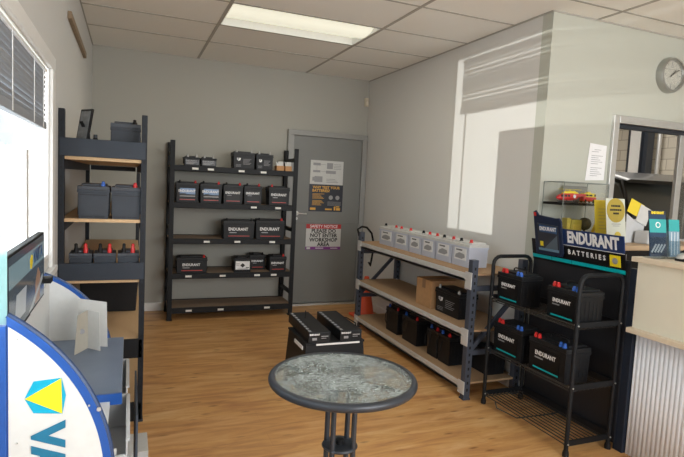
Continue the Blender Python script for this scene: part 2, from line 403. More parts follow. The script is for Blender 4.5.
obj('diffuser', g, diff_m, cl, smooth=True)
lamp = area('ceiling_lamp_light', ((LX0+LX1)/2, (LY0+LY1)/2, H-.03), (1.25, 4.2, 0), 1.1, .4, 9, (1, .97, .84))

# back door
def dbox(*a): return G().box(*a)
dr = bpy.data.objects.new('door_1', None); C.objects.link(dr); dr['kind'] = 'structure'
g = G().box(1.665, 1.735, YB-.05, YB, 0, 1.985).box(2.59, 2.652, YB-.05, YB, 0, 1.985).box(1.665, 2.652, YB-.05, YB, 1.985, 2.045)
obj('door_frame', g, framegrey_m, dr, .003)
obj('upper_leaf', G().box(1.738, 2.587, YB-.035, YB-.005, .992, 1.982), doorgrey_m, dr, .002)
obj('lower_leaf', G().box(1.738, 2.587, YB-.035, YB-.005, .03, .986), doorgrey_m, dr, .002)
obj('meeting_bar', G().box(1.738, 2.587, YB-.042, YB-.035, .975, .997), doorgrey_m, dr, .002)
obj('threshold', G().box(1.70, 2.62, YB-.07, YB-.005, 0, .022), alu_m, dr, .003)
g = G().lathe([(.0, 0), (.026, 0), (.026, .012), (.012, .014), (.012, .045)], 20, (1.80, YB-.037, 1.09), 'Y')
g = G()
g.lathe([(.026, 0), (.026, -.012), (.012, -.014), (.012, -.05)], 20, (1.80, YB-.035, 1.09), 'Y')
g.tube([(1.80, YB-.08, 1.09), (1.84, YB-.083, 1.09), (1.91, YB-.08, 1.088)], .009, 10)
g.lathe([(.018, 0), (.018, -.008)], 16, (1.80, YB-.035, 1.03), 'Y')
obj('door_handle', g, alu_m, dr, smooth=True, label='chrome lever handle')

# posters on the door
yp = YB-.036
po = thing('wall_poster', 'two-part poster on the grey door, white diagram above black battery question panel', 'poster', (0, yp, 0))
obj('diagram_panel', G().box(1.948, 2.358, -.004, 0, 1.436, 1.715), paper_m, po)
obj('question_panel', G().box(1.944, 2.366, -.004, 0, 1.118, 1.436), M('poster_black', (.018, .022, .035), .4), po)
g = G()
for (a, b, c, d) in ((1.98, 2.07, 1.655, 1.685), (2.15, 2.225, 1.62, 1.69), (1.98, 2.07, 1.575, 1.60), (2.14, 2.265, 1.565, 1.60), (1.975, 2.0, 1.475, 1.52), (2.0, 2.10, 1.462, 1.53)):
    g.box(a, b, -.0052, -.004, c, d)
g.bar((2.07, -.0048, 1.668), (2.14, -.0048, 1.668), .0012, .004); g.bar((2.025, -.0048, 1.655), (2.025, -.0048, 1.60), .004, .0012)
g.bar((2.08, -.0048, 1.587), (2.14, -.0048, 1.587), .0012, .004); g.bar((2.2, -.0048, 1.565), (2.2, -.0048, 1.53), .004, .0012)
obj('diagram', g, inkgrey_m, po)
g = G()
for i in range(3): g.box(2.15, 2.30-.02*i, -.0052, -.004, 1.462+.018*i, 1.468+.018*i)
for i in range(4): g.box(2.235, 2.33, -.0052, -.004, 1.62+.018*i, 1.625+.018*i)
obj('small_print', g, inkgrey_m, po)
text('heading', 'WHY TEST YOUR', .044, inkorange_m, po, (2.155, -.0045, 1.400), bold=.0012, sx=.98)
text('heading', 'BATTERIES?', .044, inkorange_m, po, (2.09, -.0045, 1.362), bold=.0012, sx=.98)
g = G(); 
for i in range(11):
    if i != 5: g.box(1.985, 2.13-.015*((i*7) % 4), -.0052, -.004, 1.322-.013*i, 1.327-.013*i)
g.box(1.962, 2.03, -.0052, -.004, 1.135, 1.162).box(2.15, 2.235, -.0052, -.004, 1.137, 1.155).box(2.26, 2.28, -.0052, -.004, 1.135, 1.18).box(2.29, 2.34, -.0052, -.004, 1.135, 1.165).box(2.285, 2.33, -.0052, -.004, 1.172, 1.185)
obj('orange_copy', g, inkorange_m, po)
g = G(); g.lathe([(.026, 0), (.026, -.0012)], 16, (2.215, -.004, 1.285), 'Y').lathe([(.026, 0), (.026, -.0012)], 16, (2.30, -.004, 1.285), 'Y')
for i in range(4): g.box(2.175, 2.345, -.0052, -.004, 1.232-.013*i, 1.236-.013*i)
obj('grey_copy', g, inkgrey_m, po)
sg = thing('safety_sign', 'white safety notice sign with red heading and purple foot on lower door leaf', 'sign', (0, yp, 0))
obj('board', G().box(1.928, 2.366, -.004, 0, .70, .915), paper_m, sg)
obj('heading_band', G().box(1.928, 2.366, -.0042, 0, .915, .968), M('sign_red', (.50, .03, .03), .4), sg)
obj('foot_band', G().box(1.928, 2.366, -.0042, 0, .665, .70), purple_m, sg)
obj('badge', G().box(1.94, 1.985, -.0052, -.0042, .671, .694), paper_m, sg)
text('heading', 'SAFETY NOTICE', .048, inkwhite_m, sg, (2.147, -.0047, .941), bold=.0008)
for i, s in enumerate(('PLEASE DO', 'NOT ENTER', 'WORKSHOP', 'AREA')):
    text('lettering', s, .062, inkblack_m, sg, (2.147, -.0047, .887-.0535*i), bold=.0022)
obj('foot_print', G().box(2.05, 2.15, -.0052, -.0042, .679, .687).box(2.24, 2.33, -.0052, -.0042, .679, .686), inkwhite_m, sg)

# motion sensor, timber batten
ms = thing('motion_sensor', 'small cream motion sensor high in the back corner', 'sensor', (2.628, YB, 2.44))
obj('body', G().prism([(-.03, .0), (.024, 0), (.024, -.03), (0, -.05), (-.03, -.035)], -.05, .05, 'XY'), M('cream_plastic', (.62, .55, .42), .4), ms, .006)
obj('lens', G().box(-.018, .012, -.052, -.04, -.03, .005), M('sensor_lens', (.72, .66, .55), .3), ms, .003)
bt = obj('timber_batten', G().bar((XL+.012, 3.62, 2.375), (XL+.012, 4.80, 2.375), .024, .045), timber_m, bevel=.004)
tag(bt, 'short brown timber batten fixed high on the left wall', 'batten')

# clock
ck = thing('wall_clock', 'round silver-rimmed wall clock with white face above the counter opening', 'clock', (3.815, YC, 2.40))
obj('rim', G().lathe([(.132, 0), (.132, -.03), (.125, -.052), (.112, -.055), (.106, -.04), (.106, -.02)], 48, axis='Y'), M('clock_steel', (.42, .42, .40), .3, .8), ck, smooth=True)
obj('dial', G().lathe([(.106, -.018), (.106, -.030)], 48, axis='Y'), M('clock_dial', (.82, .80, .72), .5), ck)
g = G()
for k in range(12):
    a = k*PI/6; r = .088
    for (q0, q1, wd) in ((.080, .098, .006 if k % 3 == 0 else .003),):
        g.bar((math.sin(a)*q0, -.031, math.cos(a)*q0), (math.sin(a)*q1, -.031, math.cos(a)*q1), wd, .001, (0, 1, 0))
obj('hour_marks', g, inkgrey_m, ck)
for k in (12, 3, 6, 9):
    a = k*PI/6; text('numeral', str(k), .026, inkgrey_m, ck, (math.sin(a)*.066, -.0308, math.cos(a)*.066))
def hand(nm, ang, L, wd, yy):
    a = math.radians(ang); d = Vector((math.sin(a), 0, math.cos(a)))
    obj(nm, G().bar(d*-.018+Vector((0, yy, 0)), d*L+Vector((0, yy, 0)), wd, .0015, (0, 1, 0)), inkblack_m, ck)
hand('hour_hand', 46, .055, .011, -.034); hand('minute_hand', 58, .084, .005, -.037)
obj('glass', G().lathe([(.106, -.044), (.106, -.046)], 40, axis='Y'), glass_m, ck)
nt = thing('paper_notice', 'sheet of printed white paper taped to the wall above the display case', 'notice', (0, YC, 0))
g = G(); g._t([(3.066, -.003, 1.565), (3.245, -.006, 1.575), (3.250, -.003, 1.826), (3.085, -.003, 1.836)], [(0, 1, 2, 3)])
sh = obj('sheet', g, M('notice_paper', (.86, .86, .87), .6), nt); sm = sh.modifiers.new('thick', 'SOLIDIFY'); sm.thickness = .001; sm.offset = 0
g = G()
for i in range(14):
    if i in (2, 8): continue
    z = 1.79-.0145*i; g.box(3.105 if i else 3.13, 3.215-.02*((i*5) % 3) - (.02 if i == 0 else 0), -.0066, -.0056, z, z+.003)
obj('print', g, inkgrey_m, nt)

# ---------------------------------------------------------------- workshop seen through the opening
w2 = bpy.data.objects.new('window_2', None); C.objects.link(w2); w2['kind'] = 'structure'
g = G().box(OX0-.055, OX0, YC-.025, YC+.11, OZ0-.03, OZ1+.055).box(OX1, OX1+.055, YC-.025, YC+.11, OZ0-.03, OZ1+.055).box(OX0, OX1, YC-.025, YC+.11, OZ1, OZ1+.055)
obj('window_frame', g, alu_m, w2, .003)
obj('sliding_track', G().box(OX0, OX1, YC+.02, YC+.03, OZ1-.03, OZ1).box(OX0, OX1, YC+.05, YC+.06, OZ1-.03, OZ1).box(OX0, OX1, YC+.015, YC+.08, OZ1-.008, OZ1), charcoal_m, w2)
obj('sliding_sash', G().box(4.055, 4.115, YC+.02, YC+.05, OZ0, OZ1-.03).box(4.115, OX1, YC+.02, YC+.05, OZ1-.07, OZ1-.03).box(4.115, OX1, YC+.02, YC+.05, OZ0, OZ0+.04), alu_m, w2, .002)
obj('sash_pane', G().box(4.115, OX1, YC+.032, YC+.038, OZ0+.04, OZ1-.07), glass_m, w2)
obj('window_sill', G().box(OX0-.05, OX1+.05, YC-.04, YC+.1, OZ0-.03, OZ0), alu_m, w2, .003)
struct('wall_workshop', G().box(XR+.1, 9.2, 8.6, 8.7, 0, 3.6), brick_m)
struct('wall_workshop_east', G().box(9.1, 9.2, YC+.1, 8.6, 0, 3.6), brick2_m)
struct('wall_workshop_west', G().box(XR+.1, XR+.12, YB+.12, 8.6, 0, 3.6), brick2_m)
struct('wall_workshop_south', G().box(XE+.1, 9.2, YC, YC+.1, 0, 3.6), brick_m)
struct('ceiling_workshop', G().box(XR+.1, 9.2, YC+.1, 8.7, 3.6, 3.7), ceil_m)
pi_ = thing('roof_column', 'dark steel roof column in the workshop behind the car', 'column', (8.84, 7.02, 0))
obj('web', G().box(-.012, .012, -.06, .06, .02, 3.6), charcoal_m, pi_)
obj('flange', G().box(-.08, .08, -.075, -.06, .02, 3.6), charcoal_m, pi_)
obj('flange', G().box(-.08, .08, .06, .075, .02, 3.6), charcoal_m, pi_)
obj('base_plate', G().box(-.12, .12, -.11, .11, 0, .02), charcoal_m, pi_)
obj('downpipe', G().tube([(.15, -.13, 0.02), (.15, -.13, 3.55)], .04, 14), alu_m, pi_, smooth=True, label='silver downpipe beside the column')
pn = thing('wall_panel', 'tall white panel leaning against the workshop block wall', 'panel', (9.04, 7.33, 0), -PI/2)
obj('board', G().box(-.22, .20, 0, .04, 0, 3.1), white_m, pn, .003)
obj('dark_edge', G().box(-.26, -.22, -.01, .05, 0, 3.1), charcoal_m, pn)

# car: black car parked in the workshop
car = thing('car', 'black car parked in the workshop beyond the counter opening', 'car', (6.15, 5.0, 0), -.10); car.scale = (1, 1, 1.05)
def loft(secs):
    g = G(); n = len(secs[0]); vs = [v for s_ in secs for v in s_]; fs = []
    for i in range(len(secs)-1):
        for k in range(n-1): fs.append((i*n+k, i*n+k+1, (i+1)*n+k+1, (i+1)*n+k))
    fs += [tuple(range(n)), tuple((len(secs)-1)*n+k for k in range(n-1, -1, -1))]
    g._t(vs, fs); return g
def section(y, hw, z0, z1, hwt):
    pts = []
    for (a, b) in ((1., 0), (1.02, .35), (1., .7), (.96, .92)): pts.append((hw*a, y, z0+(z1-z0)*b))
    pts.append((hwt, y, z1))
    return [(-x, yy, z) for x, yy, z in pts] + [(x, yy, z) for x, yy, z in reversed(pts)]
body = [(-.98, .60, .45, .80, .5), (-.9, .84, .28, .98, .70), (-.6, .90, .22, 1.06, .78), (0, .92, .2, 1.10, .80), (1.2, .92, .2, 1.10, .80), (2.2, .92, .2, 1.08, .80), (2.9, .88, .22, .98, .72), (3.3, .74, .3, .82, .55)]
obj('body', loft([section(*b) for b in body]), car_m, car, smooth=True)
cab = [(-.78, .76, 1.02, 1.10, .72), (-.42, .72, 1.05, 1.58, .60), (-.1, .72, 1.05, 1.66, .60), (.9, .72, 1.05, 1.68, .60), (1.3, .72, 1.05, 1.60, .58), (2.05, .74, 1.02, 1.12, .70)]
obj('cabin_glass', loft([section(*b) for b in cab]), carglass_m, car, smooth=True)
rf = [(-.50, .62, 1.56, 1.60, .56), (-.1, .64, 1.645, 1.70, .56), (.9, .64, 1.665, 1.72, .56), (1.3, .62, 1.585, 1.63, .54)]
obj('roof', loft([section(*b) for b in rf]), car_m, car, smooth=True)
g = G()
for s_ in (-1, 1):
    g.tube([(s_*.74, -.76, 1.06), (s_*.645, -.44, 1.57), (s_*.63, -.1, 1.66), (s_*.63, .9, 1.68), (s_*.64, 1.3, 1.6), (s_*.76, 2.03, 1.08)], .028, 8)
    g.tube([(s_*.76, .45, 1.08), (s_*.655, .45, 1.66)], .03, 8)
obj('pillars', g, car_m, car, smooth=True)
for s_ in (-1, 1):
    obj('wing_mirror', G().box(s_*1.02-.09, s_*1.02+.09, 1.62, 1.72, 1.06, 1.20), car_m, car, .03)
    for y in (-.35, 2.45):
        wh = obj('wheel', G().lathe([(.20, -.1), (.31, -.11), (.33, -.05), (.33, .05), (.31, .11), (.20, .1)], 28, (s_*.84, y, .33), 'X'), tyre_m, car, smooth=True)
        obj('hub_cap', G().lathe([(.19, -.112), (.19, .112)], 20, (s_*.84, y, .33), 'X'), alu_m, wh)
    obj('tail_lamp', G().box(s_*.68-.10, s_*.68+.10, -.93, -.88, .80, .92), red_m, car, .02)
obj('rear_wiper', G().bar((-.05, -.70, 1.22), (.38, -.62, 1.30), .012, .012), rubber_m, car)
obj('number_plate', G().box(-.18, .18, -.99, -.975, .55, .66), paper_m, car)

# ---------------------------------------------------------------- batteries
def battery(label, group, loc, rz, w, d, h, style, handle=False, posts='rb', dress=None, cat='battery', name='battery'):
    """origin: middle of the base; front (label) faces local -Y; w along X"""
    t = thing(name, label, cat, loc, rz, group)
    cm, lm = {'black': (case_m, lid_m), 'grey': (greycase_m, greylid_m), 'clear': (clearcase_m, clearlid_m)}[style]
    hl = h - .018
    g = G().box(-w/2+.004, w/2-.004, -d/2+.004, d/2-.004, 0, hl*.80, .004, .003)
    g.box(-w/2, w/2, -d/2, d/2, hl*.80, hl*.88)
    if style != 'clear':
        for k in range(int(d/.03)):
            y = -d/2+.02+k*.03
            for s_ in (-1, 1): g.box(s_*(w/2-.003)-.0012, s_*(w/2-.003)+.0012, y, y+.005, .02, hl*.76)
    else:
        for k in range(5): g.box(-w/2+w*(k+.5)/5-.003, -w/2+w*(k+.5)/5+.003, d/2-.004, d/2, .01, hl*.8)
    obj('case', g, cm, t, .003)
    g = G().box(-w/2+.001, w/2-.001, -d/2+.001, d/2-.001, hl*.88, hl).box(-w/2+.02, w/2-.02, -d/2+.035, d/2-.015, hl, hl+.012)
    obj('lid', g, lm, t, .003)
    if posts:
        for s_, ch in zip((-1, 1), posts):
            if ch == '-': continue
            pm = {'r': red_m, 'b': blue_m, 'k': rubber_m, 'l': lead_m}[ch]
            x = s_*(w/2-.035); py = -d/2+.022; q = 1.25 if style == 'clear' else 1.; q2 = 1.9 if dress == 'cap' else q
            if style == 'clear': py = -d/2+.05; x = s_*(w/2-.05)
            g = G().lathe([(a*q, b*q2) for a, b in ((.012, 0), (.012, .012), (.009, .016), (.009, .026), (.004, .029))], 12, (x, py, hl-.001))
            obj('terminal_cap', g, pm, t, smooth=True, label={'r': 'red', 'b': 'blue', 'k': 'black', 'l': 'bare lead'}[ch] + ' terminal')
            if dress in ('stand', 'caps2'):
                obj('terminal_cap', G().lathe([(.012, 0), (.012, .012), (.009, .016), (.009, .026), (.004, .029)], 12, (x+.03*-s_, py, hl-.001)), pm, t, smooth=True, label={'r': 'red', 'b': 'blue', 'k': 'black', 'l': 'lead'}[ch] + ' terminal')
    if handle:
        z = hl+.012; g = G()
        g.tube([(-w*.24, .0, z-.004), (-w*.24, .0, z+.015), (-w*.18, 0, z+.022), (w*.18, 0, z+.022), (w*.24, 0, z+.015), (w*.24, 0, z-.004)], .005, 8)
        obj('handle', g, clearlid_m if style == 'clear' else rubber_m, t, smooth=True)
    fy = -d/2+.002
    if dress in ('stand', 'shelf', 'sky'):
        lw, lz0, lz1 = w*.68, hl*.12, hl*.74
        lb = obj('front_label', G().box(-lw/2, lw/2, fy-.0008, fy+.006, lz0, lz1), labelblack_m, t)
        sz = min(lw*(.175 if dress == 'stand' else .235), h*(.165 if dress == 'stand' else .215))
        if dress == 'sky':
            obj('sky_picture', G().box(-lw/2+.001, lw/2-.001, fy-.0014, fy-.0008, lz0+(lz1-lz0)*.50, lz1-.001), sky_m, lb)
            obj('road_picture', G().box(-lw/2+.001, lw/2-.001, fy-.0014, fy-.0008, lz0+(lz1-lz0)*.30, lz0+(lz1-lz0)*.40), inkgrey_m, lb)
        text('lettering', 'ENDURANT', sz, inkwhite_m, lb, (-lw*.04, fy-.0016, lz1-sz*.85), bold=.0009, sx=.86)
        obj('small_print', G().box(-lw*.45, -lw*.12, fy-.0014, fy-.0008, lz1-sz*1.75, lz1-sz*1.52), inkgrey_m, lb)
        obj('stripe', G().box(-lw/2+.001, lw/2-.001, fy-.0016, fy-.0008, lz0+.004, lz0+(.013 if dress == 'stand' else .012)), teal_m if dress == 'stand' else inkred_m, lb)
    elif dress == 'gel':
        obj('logo', G().prism([(-w*.34, hl*.66), (-w*.16, hl*.66), (-w*.18, hl*.52), (-w*.26, hl*.48), (-w*.33, hl*.55)], fy-.0012, fy), inkwhite_m, t)
        g = G().lathe([(w*.045, 0), (w*.045, -.0014)], 12, (-w*.27, fy, hl*.60), 'Y')
        for k in range(5): g.box(-w*.05, w*(.32-.05*(k % 3)), fy-.0012, fy, hl*(.58-.075*k), hl*(.58-.075*k)+.004)
        for k in range(3): g.box(-w*.38, -w*.14, fy-.0012, fy, hl*(.24-.06*k), hl*(.24-.06*k)+.003)
        obj('front_print', g, inkgrey_m, t)
    elif dress == 'small':
        obj('front_label', G().box(-w*.42, w*.42, fy-.001, fy+.004, hl*.15, hl*.72), M('label_charcoal', (.035, .036, .04), .35), t)
        text('lettering', 'ENDURANT', w*.13, inkgrey_m, t, (-w*.05, fy-.0014, hl*.58), bold=.0006)
        g = G()
        for k in range(3): g.box(-w*.38, w*(.30-.1*k), fy-.0022, fy-.001, hl*(.40-.09*k), hl*(.40-.09*k)+.004)
        obj('small_print', g, inkgrey_m, t)
    elif dress == 'hazard':
        lb = obj('warning_label', G().box(-w*.40, w*.40, fy-.001, fy+.005, hl*.2, hl*.80), labelwhite_m, t)
        obj('symbol', G().prism([(0, hl*.66), (w*.14, hl*.5), (0, hl*.34), (-w*.14, hl*.5)], fy-.002, fy-.001).box(w*.18, w*.36, fy-.002, fy-.001, hl*.3, hl*.36), inkblack_m, lb)
        obj('small_print', G().box(-w*.37, -w*.18, fy-.002, fy-.001, hl*.6, hl*.64).box(-w*.37, -w*.18, fy-.002, fy-.001, hl*.5, hl*.54).box(-w*.3, w*.3, fy-.002, fy-.001, hl*.24, hl*.27), inkgrey_m, lb)
    elif dress == 'white':
        lb = obj('front_label', G().box(-w*.33, w*.33, fy-.001, fy+.006, hl*.28, hl*.80), labelwhite_m, t)
        g = G()
        for k in range(5): g.box(-w*.22+k*w*.07, -w*.17+k*w*.07, fy-.002, fy-.001, hl*.68, hl*.745)
        obj('blurred_word', g, inkblack_m, lb)
        obj('picture', G().prism([(-w*.28, hl*.36), (w*.1, hl*.33), (w*.28, hl*.42), (w*.24, hl*.55), (-.01, hl*.60), (-w*.24, hl*.50)], fy-.002, fy-.001), inkgrey_m, lb)
    elif dress == 'greyface':
        g = G()
        for k in range(12):
            if k != 6: g.box(-w*.38+k*w*.062, -w*.345+k*w*.062, fy-.001, fy+.001, hl*.055, hl*.085)
        obj('moulded_mark', g, lid_m, t)
        obj('rim_moulding', G().box(-w*.42, w*.42, fy-.002, fy+.001, hl*.72, hl*.74), lid_m, t)
    if dress == 'rope':
        for s_ in (-1, 1):
            x = s_*w*.22
            g = G().tube([(x-.02, fy-.003, hl*.9), (x-.035, fy-.018, hl*.72), (x-.03, fy-.024, hl*.45), (x, fy-.026, hl*.34), (x+.03, fy-.02, hl*.45), (x+.03, fy-.006, hl*.82)], .004, 8)
            obj('rope_handle', g, rubber_m, t, smooth=True)
            break
    return t

# ---------------------------------------------------------------- racking builder
def rack(name, label, x0, x1, y0, y1, top, levels, post_m, beam_m, board_m, front, beamh=.055, pw=.045, tags=None, beam_up=0., skip=()):
    """front: 'y-' beams along X with the front at y0; 'x-' beams along Y with the front at x0"""
    t = thing(name, label, 'shelving', (x0, y0, 0))
    X, Y = x1-x0, y1-y0
    ends = ((0, 0), (X-pw, 0), (0, Y-pw), (X-pw, Y-pw))
    for (a, b) in ends:
        g = G()
        if front == 'y-':
            sx = 0 if a == 0 else pw-.004
            g.box(a+sx, a+sx+.004, b, b+pw, .004, top).box(a, a+pw, b if b == 0 else b+pw-.004, (b if b == 0 else b+pw-.004)+.004, .004, top)
            g.box(a+.006, a+pw-.006, b+.006, b+pw-.006, .004, top-.002)
        else:
            g.box(a, a+pw, b, b+pw, .004, top)
        p = obj('upright', g, post_m, t, .002)
        gg = G()
        z = .06
        while z < top-.03:
            if front == 'x-': gg.box(a+pw*.36, a+pw*.64, b-.0008, b+.001, z, z+.02)
            else: gg.box(a+pw*.36, a+pw*.64, b-.0008, b+.001, z, z+.02)
            z += .05
        obj('slots', gg, rubber_m, p)
        obj('foot', G().box(a-.004, a+pw+.004, b-.004, b+pw+.004, 0, .01), post_m, p)
    for z in levels:
        g = G()
        if front == 'y-':
            for yy in (.002, Y-.032):
                obj('beam', G().box(pw-.01, X-pw+.01, yy, yy+.03, z-beamh+.008, z+.003), beam_m, t, .003)
            obj('shelf_board', G().box(.012, X-.012, .034, Y-.034, z-.014, z), [board_m], t)
        else:
            for xx in (.002, X-.036):
                b_ = obj('beam', G().box(xx-.0, xx+.012, .02, Y-.02, z-beamh, z-.004).box(xx, xx+.034, .02, Y-.02, z-beamh, z-beamh*.62), beam_m, t, .003)
                obj('end_plate', G().box(xx-.006, xx+.0, 0.0, .075, z-beamh-.03-(.015 if z > .2 else -.012), z+.008), beam_m, b_, .002)
                obj('end_plate', G().box(xx-.006, xx, Y-.075, Y, z-beamh-.03, z+.008), beam_m, b_, .002)
            obj('shelf_board', G().box(.006, X-.01, .012, Y-.012, z-.014, z), [board_m], t)
    return t, X, Y

# ---- black rack on the back wall
RX0, RX1, RY0, RY1 = .368, 1.672, 5.43, 5.862
lv = (1.558, 1.190, .828, .475, .122)
rk, X, Y = rack('shelving_rack', 'tall black five-level shelving rack against the back wall beside the door', RX0, RX1, RY0, RY1, 1.80, lv, black_m, black_m, mdf_m, 'y-', .06)
for zz in (.25, .93, 1.68):
    for a in (.01, X-.035): obj('side_brace', G().box(a, a+.025, .04, Y-.04, zz-.02, zz+.02), black_m, rk)
tg = {1.558: (.592-.368+.0, .9-.0, 0), }
def tagx(z, xs):
    for x in xs: obj('price_tag', G().box(x-.03, x+.03, -.002, .002, z-.036, z-.016), M('tag_white', (.8, .8, .76), .5), rk)
tagx(1.558, (.24, .39, .70, .93)); tagx(1.19, (.84, 1.10)); tagx(.828, (.37, .68, 1.05)); tagx(.475, (.20, .54, .90, 1.08)); tagx(.122, (.21, .53, 1.02))

GB = 'black batteries on the back wall rack'
def bb(label, x0, x1, z, h, dress, yf=5.47, d=.17, **k):
    battery(label, GB, ((x0+x1)/2, yf+d/2, z), 0, x1-x0-.004, d, h, 'black', dress=dress, **k)
bb('small low black battery, left of the two at the rack\'s top left', .50, .66, 1.558, .105, 'small', posts='ll')
bb('small low black battery, right of the two at the rack\'s top left', .664, .824, 1.558, .105, 'small', posts='ll')
bb('large black battery on the top shelf, left of the tall pair', .985, 1.215, 1.558, .185, 'gel', posts='ll')
bb('large black battery on the top shelf, next to the small orange cartons', 1.222, 1.41, 1.558, .180, 'gel', posts='ll')
bb('black battery with a sky picture label, far left of the second shelf', .43, .655, 1.19, .215, 'sky', posts='kr')
bb('black battery with a sky picture label, second from left on the second shelf', .662, .887, 1.19, .215, 'sky', posts='kr')
bb('black battery in the middle of the second shelf, third from left', .893, 1.103, 1.19, .212, 'shelf', posts='kr')
bb('black battery on the second shelf, fourth from left', 1.107, 1.305, 1.19, .212, 'shelf', posts='kr')
bb('black battery standing apart at the right end of the second shelf', 1.37, 1.605, 1.19, .212, 'shelf', posts='rk')
bb('wide black battery, left one of the two on the third shelf', .905, 1.236, .828, .205, 'shelf', posts='kk')
bb('wide black battery, right one of the two on the third shelf', 1.245, 1.565, .828, .215, 'shelf', posts='kr')
bb('wide black battery alone at the left of the fourth shelf', .45, .76, .475, .175, 'shelf', posts='kr')
bb('black battery with a white hazard label on the fourth shelf', 1.025, 1.215, .475, .165, 'hazard', posts='kk')
bb('black battery set back between two others on the fourth shelf', 1.225, 1.405, .475, .178, 'shelf', yf=5.62, posts='kk')
bb('black battery at the right end of the fourth shelf', 1.405, 1.60, .475, .18, 'shelf', posts='kr')
for i, (a, b) in enumerate(((1.45, 1.53), (1.545, 1.615))):
    t = thing('small_carton', ('small orange and white carton beside the large batteries on the top shelf', 'small orange and white carton at the right end of the top shelf')[i], 'carton', ((a+b)/2, 5.53, 1.558), 0, 'small cartons on the top shelf')
    obj('box', G().box(-(b-a)/2, (b-a)/2, -.05, .05, 0, .055), M('orange_carton', (.52, .26, .10), .6), t, .001)
    obj('flap', G().prism([(-(b-a)/2, .055), (-(b-a)/2-.012, .105), (-(b-a)/2+.03, .055)], -.045, -.043), paper_m, t)
    obj('contents', G().box(-(b-a)/2+.014, (b-a)/2-.006, -.04, .03, .05, .10), paper_m, t, .003)

# ---- dark rack along the left wall, seen from its end
LX_, LXe, LYa, LYb = XL+.0005, .092, 3.20, 5.20
t = thing('shelving_rack', 'dark slate shelving rack standing end-on along the left wall by the window', 'shelving', (LX_, LYa, 0))
W_, L_ = LXe-LX_, LYb-LYa
for a in (0, W_-.030):
    for b in (0, L_-.05):
        p = obj('upright', G().box(a, a+.030, b, b+.05, .004, 1.78), M('dark_upright', (.012, .015, .021), .5, spec=.3), t, .002)
        g = G(); z = .06
        while z < 1.74: g.box(a+.012, a+.018, b-.0008, b+.001, z, z+.012); z += .05
        obj('slots', g, rubber_m, p)
        obj('foot', G().box(a-.003, a+.033, b-.004, b+.054, 0, .012), navysteel_m, p)
for z, hasb in ((1.53, 1), (1.19, 0), (.848, 1), (.50, 2), (.12, 2)):
    obj('shelf_board', G().box(.01, W_-.01, .015, L_-.015, z-.018, z), edge_m, t)
    if hasb == 1: obj('end_panel', G().box(.006, W_-.006, -.006, .012, z+.0, z+.097), navysteel_m, t, .003)
    if hasb == 2: obj('end_panel', G().box(.006, W_-.006, 0, .02, z-.115, z-.002), black_m, t, .003)
    for a in (.012, W_-.03): obj('beam', G().box(a, a+.018, .05, L_-.05, z-.07, z-.018), navysteel_m, t, .002)
    obj('cross_bar', G().box(.04, W_-.04, L_-.04, L_-.02, z-.06, z-.02), navysteel_m, t)
GL = 'batteries on the left rack'
battery('dark grey battery on top of the left rack', GL, (-.022, 3.42, 1.53), 0, .165, .17, .225, 'grey', posts='-k')
battery('large grey battery on the left rack, nearer the window', GL, (-.182, 3.36, 1.19), 0, .165, .26, .20, 'grey', dress='greyface', posts='-b')
battery('large grey battery on the left rack, nearer the room', GL, (-.013, 3.36, 1.19), 0, .162, .26, .20, 'grey', dress='greyface', posts='-r')
for i, x in enumerate((-.245, -.122, .002)):
    battery(('small grey battery on the left rack, closest to the wall', 'small grey battery in the middle of three on the left rack', 'small grey battery on the left rack, next to its right upright')[i], GL, (x, 3.31, .848), 0, .118, .15, .165, 'grey', posts='kr', dress='cap')
obj_ = thing('storage_crate', 'black plastic crate on the lower shelf at the left rack', 'crate', (-.13, 4.0, .50))
obj('body', G().box(-.17, .20, -.14, .14, 0, .262, .015, .015), rubber_m, obj_, .006)
obj('rim', G().box(-.177, .207, -.147, .147, .25, .272), rubber_m, obj_, .004)
fr = thing('photo_frame', 'dark framed picture leaning on the top of the left rack', 'picture frame', (-.262, 3.33, 1.53), -.95)
mt = Matrix.Rotation(math.radians(-10), 4, 'X')
obj('frame', G().box(-.055, .055, -.006, .006, 0, .275, M=mt), rubber_m, fr, .002)
obj('picture', G().box(-.045, .045, -.0075, -.005, .10, .262, M=mt), M('print_grey', (.20, .21, .22), .3, nscale=24, namt=.8), fr)
obj('stand_leg', G().bar((0, .008, .2), (0, .11, .0), .03, .003), rubber_m, fr)
sb = thing('small_black_bottle', 'tiny black capped bottle on top of the left rack', 'bottle', (-.185, 3.4, 1.53))
obj('body', G().lathe([(.0, 0), (.018, 0), (.018, .10), (.010, .118)], 14), rubber_m, sb, smooth=True)
obj('cap', G().lathe([(.011, .116), (.011, .135), (.0, .136)], 14), charcoal_m, sb, smooth=True)

# ---- white-beam rack on the right wall
SX0, SX1, SY0, SY1 = 2.170, 2.642, 2.945, 4.875
sr, X, Y = rack('shelving_rack', 'long low shelving rack with silver beams and blue-grey uprights on the right wall', SX0, SX1, SY0, SY1, .980, (.885, .49, .12), bluegrey_m, silver_m, chip_m, 'x-', .065, pw=.048)
for yy in (.012, Y-.036):
    for zz in (.78, .33): obj('side_brace', G().box(.04, X-.04, yy, yy+.024, zz-.018, zz+.018), bluegrey_m, sr)
    obj('diagonal_brace', G().bar((.045, yy+.012, .35), (X-.045, yy+.012, .75), .022, .03), bluegrey_m, sr)
GW = 'white batteries on the top of the right-hand rack'
wl = ('white translucent battery at the far end of the row on the silver-beam rack', 'white translucent battery, second from the far end of the row', 'white translucent battery, third from the far end of the row',
      'white translucent battery, fourth from the far end of the row', 'white translucent battery, second from the near end, with a white handle', 'white translucent battery at the near end of the row, its end face showing')
ed = (4.68, 4.36, 4.08, 3.86, 3.64, 3.405, 3.175)
